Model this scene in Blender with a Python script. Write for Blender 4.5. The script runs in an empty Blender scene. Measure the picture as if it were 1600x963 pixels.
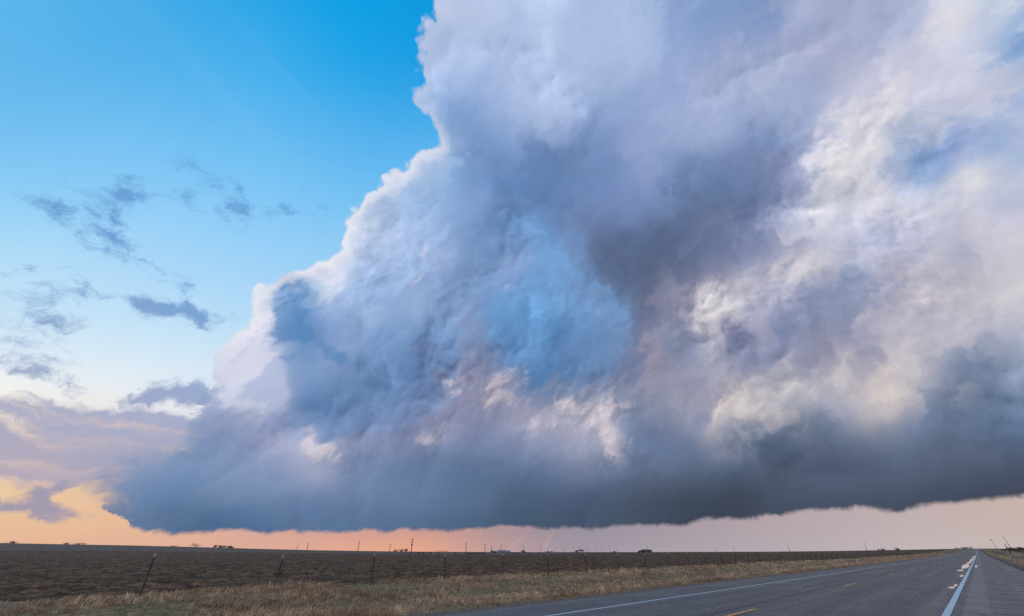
# Storm cloud over a ploughed field beside a straight rural highway at dusk.
import bpy, bmesh, math, random
import numpy as np
from mathutils import Vector, Matrix, Euler

PI = math.pi
R = math.radians
scene = bpy.context.scene
COL = scene.collection
random.seed(7)
rng = np.random.default_rng(11)


def srgb(r, g, b):
    def f(c):
        c /= 255.0
        return c / 12.92 if c <= 0.04045 else ((c + 0.055) / 1.055) ** 2.4
    return (f(r), f(g), f(b))


# ---------------------------------------------------------------- sky charts
# Rows of sky colour by elevation (0..69 deg, step 3); each row one colour (sRGB) per
# azimuth, azimuth 0 = +Y: clear sky -75..75 deg, cloud -73.75..73.75 step 2.5 with the
# amount of crisp texture (percent) as a fourth number.
CLOUD_CHART = [  # cloud colours with their light and shade painted in
    [(81,108,141,14),(76,106,141,14),(75,105,141,14),(76,106,141,14),(80,107,142,14),(84,109,143,14),(87,110,144,14),(89,111,145,14),(90,112,145,14),(90,112,146,14),(91,113,146,14),(92,113,146,14),(92,113,146,14),(89,112,146,14),(95,115,148,14),(88,111,144,14),(84,107,141,14),(84,107,140,14),(81,103,136,14),(82,106,139,14),(83,108,141,14),(86,108,142,14),(90,114,148,14),(85,107,139,14),(80,102,131,14),(76,96,125,14),(72,91,119,14),(70,88,116,14),(70,87,114,14),(69,86,112,14),(69,85,110,14),(69,84,108,14),(68,82,105,14),(68,80,102,14),(67,78,99,14),(67,77,96,14),(65,75,93,14),(64,73,91,14),(62,71,87,14),(64,72,89,14),(66,75,92,14),(66,75,92,15),(66,74,91,15),(65,73,90,15),(65,72,89,15),(64,72,88,15),(64,71,87,15),(64,71,86,15),(63,70,85,14),(63,70,85,14),(63,70,85,14),(63,70,85,14),(63,70,85,14),(62,70,86,14),(62,70,86,14),(62,71,87,14),(63,71,87,14),(63,71,85,14),(61,68,82,14),(60,65,76,14)],
    [(148,153,188,32),(159,159,188,22),(160,160,189,15),(158,159,188,14),(148,155,184,14),(137,147,179,14),(128,142,175,14),(122,138,172,14),(117,135,169,14),(114,133,167,14),(111,131,166,14),(109,130,164,14),(108,129,163,14),(116,132,164,14),(98,125,161,14),(88,112,150,13),(68,101,138,13),(71,104,142,13),(75,111,150,14),(91,116,152,14),(96,120,156,14),(92,122,158,14),(88,117,153,14),(85,112,148,14),(88,114,148,14),(87,112,145,14),(85,108,141,14),(82,103,135,14),(78,99,128,14),(74,94,121,14),(72,90,116,14),(69,86,111,14),(72,88,113,14),(75,89,112,14),(74,89,111,14),(72,85,107,14),(72,83,103,14),(69,79,98,14),(66,75,94,14),(65,73,91,15),(62,70,90,15),(72,80,100,15),(70,77,96,16),(71,80,98,16),(69,79,95,16),(69,78,94,16),(65,75,91,16),(66,74,89,16),(63,70,84,15),(63,69,82,15),(63,70,83,14),(64,69,81,14),(66,69,80,14),(67,69,79,14),(68,68,77,14),(68,64,72,14),(67,62,70,14),(66,67,82,15),(76,80,99,23),(79,94,121,32)],
    [(219,221,233,46),(165,185,216,46),(137,163,199,46),(138,156,193,46),(139,150,186,46),(154,159,190,43),(163,164,191,37),(164,164,191,32),(163,164,191,28),(159,162,190,24),(157,160,189,21),(154,158,188,18),(150,155,185,14),(115,140,178,11),(113,139,180,9),(111,138,177,7),(131,153,190,7),(124,147,184,8),(125,146,182,9),(115,138,177,11),(102,129,172,12),(117,136,176,13),(120,138,175,14),(116,135,172,14),(113,135,171,14),(108,131,167,14),(102,126,162,14),(99,121,155,14),(95,117,149,14),(85,103,130,14),(81,98,124,14),(85,101,129,14),(80,96,124,14),(73,91,119,14),(73,88,114,14),(78,89,109,14),(70,81,100,15),(66,77,94,15),(64,74,89,15),(62,74,88,15),(74,76,85,16),(63,75,91,16),(75,88,108,17),(77,89,111,18),(82,94,120,18),(83,94,118,18),(88,99,121,18),(78,89,112,20),(80,90,112,21),(76,84,105,23),(80,87,108,25),(80,91,115,29),(81,94,122,33),(81,98,128,38),(84,105,138,43),(91,117,151,46),(101,125,158,46),(115,135,167,46),(104,129,163,46),(120,139,170,46)],
    [(215,220,236,46),(211,215,232,46),(220,220,234,46),(219,219,232,46),(209,215,233,46),(172,189,217,46),(139,168,205,46),(141,163,200,46),(141,159,195,46),(148,160,193,46),(151,159,191,46),(157,162,191,45),(159,166,195,40),(158,168,199,32),(135,156,189,24),(127,151,187,17),(119,143,181,14),(138,155,186,14),(131,150,188,17),(152,160,191,19),(180,181,202,21),(141,153,182,23),(103,129,168,23),(103,128,167,23),(104,129,168,22),(101,125,164,22),(98,122,158,22),(95,118,154,22),(94,116,151,22),(93,114,147,22),(95,114,147,22),(92,113,151,23),(110,126,159,23),(127,138,167,23),(114,131,163,24),(93,116,152,25),(104,117,147,25),(103,117,145,26),(102,117,145,28),(102,116,141,29),(73,103,143,31),(105,116,142,33),(81,91,110,36),(88,100,123,39),(88,99,122,42),(92,104,127,45),(96,112,143,48),(109,120,144,51),(102,113,140,53),(105,120,150,51),(90,118,152,49),(99,123,155,48),(106,129,159,47),(118,137,166,46),(124,139,165,46),(120,134,163,46),(118,135,166,46),(112,136,169,47),(175,182,199,47),(191,192,207,47)],
    [(220,226,238,46),(225,227,239,46),(218,223,237,46),(203,211,231,46),(205,210,228,46),(216,216,231,46),(219,219,232,46),(218,218,230,46),(208,213,230,46),(185,197,222,46),(168,185,215,46),(148,172,207,45),(142,166,202,43),(150,165,198,40),(139,162,197,36),(133,151,187,31),(144,156,190,28),(130,148,190,30),(180,174,197,34),(192,192,212,38),(124,142,175,41),(144,152,184,43),(144,152,183,44),(130,141,174,44),(128,140,173,44),(129,140,171,44),(127,139,172,44),(124,137,171,45),(117,132,166,46),(119,135,170,47),(122,138,173,48),(141,150,178,49),(137,146,176,50),(148,155,182,51),(154,159,185,52),(183,182,200,52),(105,126,162,53),(109,127,161,53),(106,121,153,53),(101,124,163,53),(199,188,194,53),(119,134,165,53),(72,100,139,54),(102,117,145,55),(110,125,150,57),(114,130,162,58),(157,158,170,59),(101,126,166,59),(116,135,165,58),(89,112,143,55),(129,140,165,53),(127,140,167,50),(125,138,167,48),(113,133,166,47),(116,139,172,47),(162,173,194,47),(199,199,210,47),(180,181,201,47),(207,206,212,47),(201,195,200,47)],
    [(211,217,237,46),(209,219,235,46),(224,227,239,46),(224,226,238,46),(224,228,240,46),(212,218,234,46),(202,210,231,46),(204,210,230,46),(208,211,229,46),(213,215,230,46),(214,215,229,46),(215,216,230,46),(217,217,229,46),(201,208,228,45),(194,203,225,42),(167,180,209,34),(147,165,200,30),(211,207,222,36),(110,142,179,41),(67,110,159,43),(96,122,161,44),(90,118,155,46),(110,127,162,47),(120,131,164,48),(131,137,168,50),(138,141,170,52),(142,145,175,54),(142,146,176,56),(135,141,172,58),(142,147,174,61),(152,153,177,63),(177,171,190,65),(172,169,188,67),(165,164,184,68),(195,187,200,68),(178,175,191,67),(130,141,168,66),(121,133,161,63),(137,144,167,61),(162,162,178,59),(200,191,197,57),(230,216,210,57),(216,206,204,57),(186,182,188,58),(186,183,190,60),(164,169,186,62),(220,208,205,64),(221,205,195,65),(220,210,209,64),(161,163,185,61),(106,137,168,57),(137,152,180,53),(161,172,193,50),(202,203,212,48),(187,188,203,47),(177,178,198,47),(204,204,210,47),(202,199,204,47),(203,194,202,47),(184,192,219,46)],
    [(212,219,237,46),(218,221,239,46),(203,214,234,46),(216,223,237,46),(221,225,238,46),(222,224,238,46),(224,227,239,46),(221,225,238,46),(213,219,234,46),(204,212,231,46),(206,212,231,46),(206,211,230,46),(206,211,229,46),(210,212,229,45),(210,212,228,39),(211,214,230,23),(219,218,231,23),(173,185,212,38),(81,119,171,45),(130,154,189,47),(110,135,176,47),(105,129,168,48),(98,122,160,50),(103,123,158,52),(111,123,157,55),(122,130,161,59),(131,136,167,61),(136,138,166,64),(132,136,164,66),(144,143,168,69),(144,146,171,72),(132,143,172,75),(147,153,175,77),(161,163,181,78),(159,161,180,77),(143,148,169,75),(123,131,159,72),(137,141,163,69),(139,142,164,65),(141,145,167,62),(135,138,161,60),(147,144,166,59),(127,133,162,59),(148,150,170,61),(157,157,170,63),(170,166,178,66),(164,162,181,68),(153,154,179,70),(183,180,192,69),(198,192,202,67),(194,189,204,63),(180,185,202,58),(180,180,199,53),(178,180,199,49),(211,209,213,47),(203,201,207,47),(196,190,199,47),(204,199,215,47),(175,187,218,46),(191,201,222,46)],
    [(150,178,221,46),(219,226,240,46),(210,216,235,46),(215,221,238,46),(204,215,233,46),(219,225,238,46),(220,224,237,46),(220,223,237,46),(221,224,238,46),(224,227,239,46),(220,224,237,46),(214,219,235,46),(210,216,233,46),(205,212,231,44),(209,214,232,34),(202,208,226,19),(208,215,235,27),(109,144,190,42),(154,174,208,48),(124,149,191,49),(125,148,189,50),(119,144,184,51),(107,135,177,53),(105,130,172,58),(102,123,162,63),(113,129,164,67),(124,134,165,70),(145,143,168,71),(140,141,169,71),(138,139,166,72),(91,126,169,74),(72,119,170,76),(81,116,159,78),(81,113,154,77),(97,119,157,75),(110,125,159,71),(122,130,159,67),(125,131,158,64),(154,149,167,61),(129,136,165,58),(177,175,191,57),(154,157,179,57),(157,159,178,59),(132,139,170,61),(140,145,173,65),(135,138,164,68),(143,143,167,71),(154,155,181,73),(185,181,195,74),(181,179,197,72),(195,189,201,68),(195,190,199,62),(213,211,213,56),(204,201,207,51),(190,187,198,48),(208,200,210,47),(182,192,218,46),(188,193,216,46),(188,202,225,46),(140,173,215,46)],
    [(165,187,227,46),(140,170,217,46),(220,227,241,46),(204,212,233,46),(221,224,240,46),(208,216,235,46),(208,217,235,46),(219,225,238,46),(220,225,238,46),(219,223,237,46),(220,223,237,46),(221,225,238,46),(222,226,238,46),(223,226,238,45),(213,219,234,38),(226,227,239,34),(132,166,206,41),(102,142,188,50),(108,144,189,53),(155,170,208,53),(146,168,205,53),(134,160,198,54),(120,151,194,56),(113,145,191,60),(96,131,177,65),(92,128,173,69),(92,150,207,71),(122,143,180,70),(132,142,174,69),(94,139,188,70),(96,139,190,72),(96,136,185,74),(93,134,183,75),(94,130,177,73),(98,129,173,69),(103,129,170,63),(115,131,166,58),(113,122,153,55),(161,152,169,53),(102,123,161,52),(161,167,187,53),(183,181,197,54),(0,0,131,56),(166,166,187,60),(137,143,176,64),(145,153,182,68),(131,144,174,72),(138,146,175,75),(146,154,179,76),(180,177,191,74),(184,183,196,70),(196,192,203,65),(186,182,198,59),(202,197,209,53),(199,198,216,49),(169,186,219,47),(204,201,216,46),(173,197,227,46),(123,166,213,46),(212,207,218,46)],
    [(179,196,230,46),(164,187,227,46),(131,164,215,46),(214,223,240,46),(204,213,233,46),(213,219,237,46),(218,223,239,46),(208,216,235,46),(208,217,235,46),(217,223,237,46),(221,226,238,46),(219,224,237,46),(219,223,237,46),(218,222,236,46),(227,228,239,46),(195,209,232,48),(187,208,237,53),(50,116,179,58),(136,167,210,60),(148,173,211,60),(162,182,217,59),(141,168,208,57),(130,162,204,56),(130,161,203,57),(129,161,205,59),(125,158,205,61),(123,149,191,62),(135,144,177,62),(112,145,191,63),(102,146,201,67),(97,142,195,72),(89,141,193,77),(89,140,191,79),(94,141,193,75),(98,140,189,68),(102,135,179,60),(111,132,170,53),(118,125,155,49),(133,133,158,46),(135,136,163,46),(145,148,171,46),(185,181,194,47),(255,255,251,50),(148,153,184,54),(179,180,200,58),(173,175,198,64),(156,162,193,69),(117,135,170,72),(167,173,197,74),(169,172,201,74),(173,177,201,71),(177,185,212,66),(209,204,216,60),(187,194,220,55),(186,193,217,50),(197,200,219,48),(158,192,227,46),(128,166,211,46),(225,213,217,46),(127,171,218,46)],
    [(195,206,233,46),(172,192,229,46),(167,189,228,46),(139,169,217,46),(193,208,234,46),(210,218,236,46),(205,213,234,46),(216,221,238,46),(217,222,238,46),(209,217,235,46),(206,215,234,46),(214,221,236,46),(218,224,237,47),(222,227,239,48),(211,219,235,51),(246,242,247,55),(76,143,199,61),(155,185,220,66),(216,225,243,69),(159,184,221,68),(154,180,219,66),(145,174,215,61),(144,172,214,58),(157,180,219,55),(144,167,209,53),(123,148,193,53),(118,146,192,53),(120,145,188,55),(114,147,193,59),(102,153,204,65),(99,154,207,74),(101,152,205,81),(104,153,204,84),(111,156,205,80),(115,155,203,70),(113,152,200,59),(111,143,188,49),(103,116,148,43),(105,111,138,38),(121,124,150,36),(137,137,160,35),(148,147,169,36),(151,149,173,39),(222,215,217,43),(182,181,198,48),(181,180,199,55),(213,206,213,61),(217,214,221,67),(195,197,216,70),(178,183,210,70),(170,178,208,69),(230,226,232,65),(188,201,225,60),(255,248,240,56),(147,178,217,52),(165,191,224,49),(147,174,212,47),(217,208,215,46),(148,187,227,46),(104,143,197,46)],
    [(197,208,235,46),(191,203,232,46),(173,192,229,46),(166,188,228,46),(152,178,221,46),(166,188,225,46),(214,222,239,46),(204,213,234,46),(209,216,235,46),(215,220,238,46),(218,222,239,46),(212,219,236,46),(207,215,234,47),(209,217,235,49),(216,222,237,53),(210,219,235,59),(238,238,245,66),(210,218,236,72),(209,217,235,75),(163,187,223,74),(158,182,219,70),(150,176,216,65),(148,174,214,59),(147,174,214,55),(145,171,212,52),(142,167,208,50),(134,160,202,50),(124,152,197,51),(121,152,199,56),(122,156,205,63),(119,157,207,72),(111,156,207,80),(108,155,206,82),(114,154,203,77),(116,150,196,67),(103,128,166,54),(93,110,140,43),(93,109,139,34),(90,103,133,28),(98,109,138,24),(101,111,141,21),(113,122,153,21),(124,134,163,23),(96,112,157,28),(137,144,174,35),(139,147,177,43),(152,160,190,51),(168,175,204,57),(218,219,228,61),(197,198,219,64),(220,219,230,64),(188,202,227,62),(98,146,198,59),(0,79,181,56),(187,197,220,54),(156,178,212,51),(212,207,218,48),(159,192,229,46),(57,118,186,46),(199,211,228,46)],
    [(194,206,234,46),(199,210,236,46),(189,202,231,46),(175,193,230,46),(165,188,227,46),(162,185,225,46),(144,172,218,46),(192,207,233,46),(209,218,237,46),(205,214,234,46),(208,216,235,46),(213,219,237,46),(218,223,239,47),(215,220,237,50),(211,218,236,54),(210,217,235,60),(202,213,232,67),(209,217,235,72),(203,213,234,75),(165,187,224,75),(163,184,222,71),(156,179,220,65),(156,180,221,60),(155,181,223,55),(151,175,216,51),(152,174,213,49),(138,164,206,48),(123,153,198,49),(126,155,200,53),(137,160,206,58),(135,161,208,64),(118,158,207,69),(109,156,206,70),(114,152,199,65),(117,150,196,56),(103,128,166,44),(87,101,133,33),(90,106,137,23),(88,101,129,16),(91,106,138,11),(86,102,133,8),(94,108,141,7),(94,109,145,10),(116,127,159,16),(113,127,165,23),(119,132,168,31),(141,150,183,38),(154,161,192,44),(184,188,210,49),(219,218,227,53),(230,226,228,56),(199,207,227,58),(158,182,214,57),(204,213,233,57),(195,199,221,56),(213,209,221,54),(130,174,220,51),(105,139,191,47),(136,175,218,46),(241,234,231,46)],
    [(196,207,234,46),(194,206,233,46),(199,210,236,46),(188,202,231,46),(177,195,230,46),(168,189,228,46),(162,186,226,46),(156,180,222,46),(161,184,223,46),(196,210,235,46),(208,217,236,46),(206,214,235,46),(207,215,234,47),(211,217,236,49),(214,220,237,52),(217,222,239,57),(217,222,238,63),(213,219,237,67),(209,217,235,70),(207,217,235,69),(185,203,230,66),(169,190,225,62),(167,189,224,57),(163,186,223,53),(154,179,219,50),(152,175,216,48),(136,163,206,47),(121,151,198,46),(124,154,200,48),(131,159,203,50),(129,160,204,53),(118,157,205,54),(110,154,206,53),(112,147,194,48),(113,141,186,41),(104,127,167,32),(100,118,155,22),(95,112,148,14),(88,105,140,8),(82,97,129,6),(89,102,134,6),(93,108,141,6),(94,111,145,6),(93,110,145,9),(87,102,136,15),(112,127,163,20),(118,134,173,24),(142,153,185,28),(161,167,196,33),(211,214,230,40),(214,215,227,47),(231,229,233,52),(220,216,227,55),(212,207,218,56),(195,199,218,58),(205,207,226,57),(170,187,215,53),(97,152,208,49),(255,245,236,47),(213,216,226,46)],
    [(195,207,234,46),(196,207,234,46),(194,206,233,46),(199,210,236,46),(190,203,232,46),(180,197,230,46),(170,191,229,46),(164,187,226,46),(162,185,225,46),(154,179,221,46),(165,187,224,46),(191,206,233,46),(209,218,237,47),(205,215,235,48),(206,215,234,50),(207,215,235,53),(210,217,236,56),(212,218,237,59),(217,222,238,61),(208,216,237,61),(167,189,227,59),(167,189,225,56),(161,186,224,53),(156,183,222,50),(151,179,220,47),(144,174,218,45),(132,163,207,43),(122,154,199,42),(107,141,186,41),(88,123,168,41),(87,124,170,40),(103,141,190,39),(114,155,207,36),(108,138,185,32),(106,130,173,27),(107,130,173,20),(110,131,175,14),(111,132,175,8),(114,135,178,6),(117,141,184,6),(110,132,175,6),(101,122,164,6),(104,124,164,6),(101,122,158,9),(112,134,174,12),(108,128,170,14),(118,133,172,14),(124,137,173,16),(148,160,194,22),(158,169,199,31),(215,212,224,40),(192,195,216,47),(186,189,212,51),(222,221,232,54),(188,191,215,56),(222,221,232,56),(217,219,232,53),(209,218,230,50),(231,226,227,48),(218,220,228,47)],
    [(195,207,234,46),(195,207,234,46),(196,207,234,46),(194,206,234,46),(198,209,235,46),(192,205,233,46),(184,199,230,46),(175,194,230,46),(168,189,228,46),(163,186,226,46),(161,185,225,46),(157,181,222,46),(157,182,222,46),(181,198,229,47),(198,211,235,48),(207,217,236,49),(206,215,235,51),(206,215,235,53),(205,214,234,53),(210,217,235,53),(210,217,237,52),(172,195,229,51),(151,182,223,48),(147,179,221,46),(146,179,221,43),(145,176,219,41),(139,169,214,38),(137,165,213,36),(123,153,200,34),(110,142,189,31),(101,132,178,29),(95,124,170,26),(84,111,157,22),(97,126,173,19),(104,134,181,15),(110,137,185,10),(115,140,187,6),(122,144,192,6),(125,147,192,6),(137,154,198,6),(126,146,191,6),(126,148,192,7),(121,143,185,10),(115,137,180,14),(105,126,172,15),(119,134,176,14),(127,146,187,14),(109,140,191,15),(133,153,194,21),(149,168,208,29),(169,180,211,38),(186,189,210,44),(194,196,217,48),(171,176,207,50),(176,184,211,52),(139,160,203,52),(227,223,231,51),(208,216,232,51),(173,195,223,50),(241,233,230,48)],
    [(195,207,234,46),(195,207,234,46),(195,207,234,46),(196,207,234,46),(195,206,234,46),(196,208,234,46),(197,208,235,46),(187,201,231,46),(181,197,230,46),(173,193,230,46),(168,189,228,46),(163,186,226,46),(162,185,225,46),(160,183,223,46),(154,179,221,47),(162,185,224,47),(179,197,228,48),(191,206,233,48),(204,215,236,49),(206,216,236,48),(203,214,235,48),(195,209,235,46),(171,195,229,44),(154,184,224,42),(139,175,219,39),(128,166,213,36),(119,157,204,33),(113,149,198,30),(104,141,189,26),(93,131,180,23),(92,128,176,20),(99,132,180,16),(106,136,182,13),(107,136,181,10),(108,135,179,7),(109,136,181,6),(115,140,186,6),(118,143,190,6),(129,150,194,6),(143,162,202,6),(152,170,206,10),(143,163,201,14),(145,164,202,18),(145,164,202,21),(163,181,212,22),(154,176,213,21),(151,170,209,21),(167,178,209,22),(174,184,211,26),(163,175,206,32),(154,163,199,38),(166,174,204,42),(161,167,198,45),(169,178,206,47),(162,174,205,48),(185,191,210,49),(135,157,202,50),(214,213,225,51),(237,234,239,51),(157,187,221,50)],
    [(195,207,234,46),(195,207,234,46),(195,207,234,46),(195,207,234,46),(196,207,234,46),(195,207,234,46),(195,206,234,46),(199,209,235,46),(193,205,233,46),(186,200,231,46),(180,197,230,46),(174,193,229,46),(169,190,228,46),(166,188,227,46),(162,185,226,46),(162,185,225,46),(159,183,223,46),(158,182,222,46),(152,178,221,46),(164,186,224,46),(174,193,227,45),(186,201,230,43),(194,207,233,41),(181,200,229,38),(171,197,231,34),(154,180,219,31),(133,159,204,28),(113,140,191,24),(116,143,191,22),(112,140,188,19),(108,136,184,17),(102,131,179,14),(92,123,173,12),(94,124,172,11),(97,126,172,9),(102,130,173,9),(110,136,181,9),(113,138,185,11),(122,145,191,13),(130,152,196,17),(138,158,201,20),(150,166,206,24),(160,173,210,26),(159,173,209,27),(156,169,207,27),(163,174,210,26),(166,176,209,25),(168,179,211,25),(163,175,207,28),(171,182,209,32),(171,179,208,36),(163,170,201,41),(160,171,205,44),(165,173,202,46),(155,167,203,47),(155,168,204,48),(185,191,210,49),(153,169,205,50),(173,183,213,51),(254,245,243,51)],
    [(195,207,234,46),(195,207,234,46),(195,207,234,46),(195,207,234,46),(195,207,234,46),(195,207,234,46),(196,207,234,46),(195,206,234,46),(196,207,234,46),(199,210,235,46),(192,205,233,46),(187,201,231,46),(182,198,230,46),(177,195,230,45),(173,192,229,45),(169,190,228,45),(166,188,227,45),(164,187,226,45),(162,185,225,45),(161,185,225,44),(159,183,223,43),(161,184,225,40),(144,173,217,37),(133,165,210,34),(116,152,201,30),(121,157,203,27),(122,158,204,24),(123,157,203,22),(132,163,208,21),(140,168,213,20),(146,171,214,20),(146,170,212,20),(154,174,213,20),(146,166,207,20),(134,155,200,20),(120,143,193,21),(126,150,197,22),(130,153,199,23),(134,157,200,25),(144,165,207,27),(146,168,210,28),(144,165,209,29),(147,166,207,29),(147,164,207,28),(155,171,210,26),(154,167,204,24),(151,166,205,23),(151,165,204,24),(150,163,202,27),(142,160,200,31),(133,151,196,36),(143,161,199,40),(156,166,194,43),(156,168,200,45),(169,176,203,46),(160,171,203,46),(149,164,203,47),(176,184,208,48),(174,183,208,49),(142,161,204,51)],
    [(195,207,234,46),(195,207,234,46),(195,207,234,46),(195,207,234,46),(195,207,234,46),(195,207,234,46),(195,207,234,46),(196,207,234,46),(195,207,234,46),(194,206,234,46),(196,207,234,46),(198,209,235,46),(195,207,234,45),(190,203,232,45),(187,201,231,45),(182,198,230,44),(179,196,230,44),(175,194,229,44),(172,192,229,43),(170,190,229,42),(168,189,228,41),(166,188,227,38),(155,180,221,35),(143,171,215,32),(135,164,210,28),(137,165,211,25),(137,165,211,23),(142,168,213,23),(152,176,218,23),(162,183,223,24),(170,189,227,26),(176,194,229,27),(184,200,233,28),(186,203,235,29),(185,202,236,29),(181,199,236,30),(175,194,231,30),(170,189,226,30),(166,185,221,30),(162,182,218,30),(161,180,217,29),(163,182,218,27),(159,179,217,25),(156,177,216,23),(149,171,212,22),(145,168,210,22),(134,159,204,23),(131,156,200,25),(121,150,196,30),(125,152,196,34),(127,153,198,39),(116,144,195,40),(135,156,198,42),(154,166,196,43),(155,167,198,44),(164,172,202,45),(167,175,203,46),(150,164,203,47),(160,172,205,48),(181,188,209,49)],
    [(195,207,234,46),(195,207,234,46),(195,207,234,46),(195,207,234,46),(195,207,234,46),(195,207,234,46),(195,207,234,46),(195,207,234,46),(195,207,234,46),(196,207,234,46),(195,207,234,46),(195,206,234,46),(195,207,234,45),(196,208,235,45),(198,209,235,44),(196,208,234,44),(192,205,233,43),(190,203,232,42),(187,201,231,41),(183,198,230,40),(183,198,230,39),(175,193,228,37),(170,190,227,35),(164,186,225,32),(161,184,224,30),(159,181,223,27),(154,176,221,26),(158,179,222,25),(164,184,224,26),(171,189,227,27),(175,192,228,28),(175,193,230,29),(175,195,231,29),(174,195,231,30),(170,191,228,30),(167,189,226,29),(166,188,225,29),(168,188,224,28),(169,188,224,28),(171,189,224,27),(171,190,224,25),(171,190,223,24),(169,188,221,24),(159,178,217,24),(149,170,214,25),(140,163,210,26),(140,165,208,29),(131,160,204,33),(131,160,203,35),(131,158,201,36),(129,154,197,37),(130,155,198,38),(122,148,196,40),(125,149,196,41),(145,161,197,42),(157,168,196,43),(157,168,199,45),(169,176,204,45),(162,171,203,46),(150,164,203,47)],
    [(195,207,234,46),(195,207,234,46),(195,207,234,46),(195,207,234,46),(195,207,234,46),(195,207,234,46),(195,207,234,46),(195,207,234,46),(195,207,234,46),(195,207,234,46),(195,207,234,46),(196,207,234,45),(195,207,234,45),(195,207,234,45),(195,207,234,45),(195,207,234,44),(196,207,234,43),(197,208,235,42),(197,208,235,41),(199,209,235,40),(195,207,234,39),(189,203,232,37),(184,199,231,35),(178,196,229,33),(177,195,228,32),(175,194,228,30),(176,195,228,29),(174,193,227,28),(172,190,226,27),(169,187,224,27),(171,188,225,27),(177,194,229,27),(182,199,233,27),(188,205,237,27),(182,200,233,27),(180,197,231,26),(173,193,227,26),(174,193,227,26),(174,191,226,26),(173,191,225,27),(173,189,224,27),(171,188,224,28),(171,189,225,30),(168,189,224,31),(160,182,220,34),(156,177,218,34),(149,170,214,34),(142,167,210,34),(133,162,205,34),(127,158,202,35),(131,158,202,36),(129,156,199,36),(129,155,198,38),(128,153,198,39),(117,145,196,40),(128,152,197,41),(145,161,196,42),(157,168,196,43),(160,170,199,44),(168,175,203,45)],
    [(195,207,234,46),(195,207,234,46),(195,207,234,46),(195,207,234,46),(195,207,234,46),(195,207,234,46),(195,207,234,46),(195,207,234,46),(195,207,234,46),(195,207,234,45),(195,207,234,45),(195,207,234,45),(195,207,234,45),(195,207,234,44),(196,207,234,44),(195,207,234,44),(195,207,234,43),(195,207,234,43),(195,207,234,42),(195,206,234,42),(195,206,233,41),(195,206,233,40),(194,206,233,38),(193,205,233,37),(190,203,232,36),(187,201,231,34),(185,199,231,33),(181,197,230,32),(179,196,229,31),(175,194,228,31),(175,195,229,30),(180,198,231,30),(183,200,232,30),(190,205,236,30),(183,200,232,30),(178,196,230,30),(173,192,227,31),(169,189,224,32),(170,190,226,33),(170,190,226,34),(170,190,228,34),(170,190,227,34),(169,190,226,34),(169,191,225,34),(168,190,225,34),(160,181,220,34),(156,177,217,34),(150,170,214,34),(144,168,211,34),(138,164,208,34),(128,159,203,34),(128,158,202,35),(129,157,200,36),(129,155,199,37),(130,155,198,38),(127,152,197,39),(119,146,196,40),(122,147,196,41),(136,156,196,42),(151,164,196,43)],
    [(195,207,234,46),(195,207,234,46),(195,207,234,46),(195,207,234,46),(195,207,234,46),(195,207,234,46),(195,207,234,46),(195,207,234,45),(195,207,234,45),(195,207,234,45),(195,207,234,45),(195,207,234,45),(195,207,234,44),(195,207,234,44),(195,207,234,44),(195,207,234,43),(195,207,234,43),(195,207,234,42),(195,207,234,42),(195,206,233,41),(194,206,233,40),(194,205,232,40),(193,204,232,39),(191,203,232,38),(189,202,231,38),(187,201,231,37),(186,200,231,37),(184,199,230,36),(182,198,230,36),(180,197,229,35),(180,197,230,35),(181,198,231,35),(182,200,233,34),(183,201,235,34),(183,201,234,34),(179,197,231,34),(176,194,229,34),(172,191,225,34),(170,190,225,34),(171,190,226,34),(171,190,226,34),(171,190,227,34),(170,190,226,34),(170,190,226,34),(169,189,225,34),(171,193,226,34),(165,186,223,34),(161,182,220,34),(156,177,218,34),(151,172,215,34),(146,169,212,34),(140,166,209,34),(133,162,205,34),(130,160,203,35),(130,158,202,35),(130,157,201,36),(131,157,199,37),(129,155,198,38),(126,152,198,39),(121,148,197,40)],
]
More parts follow.
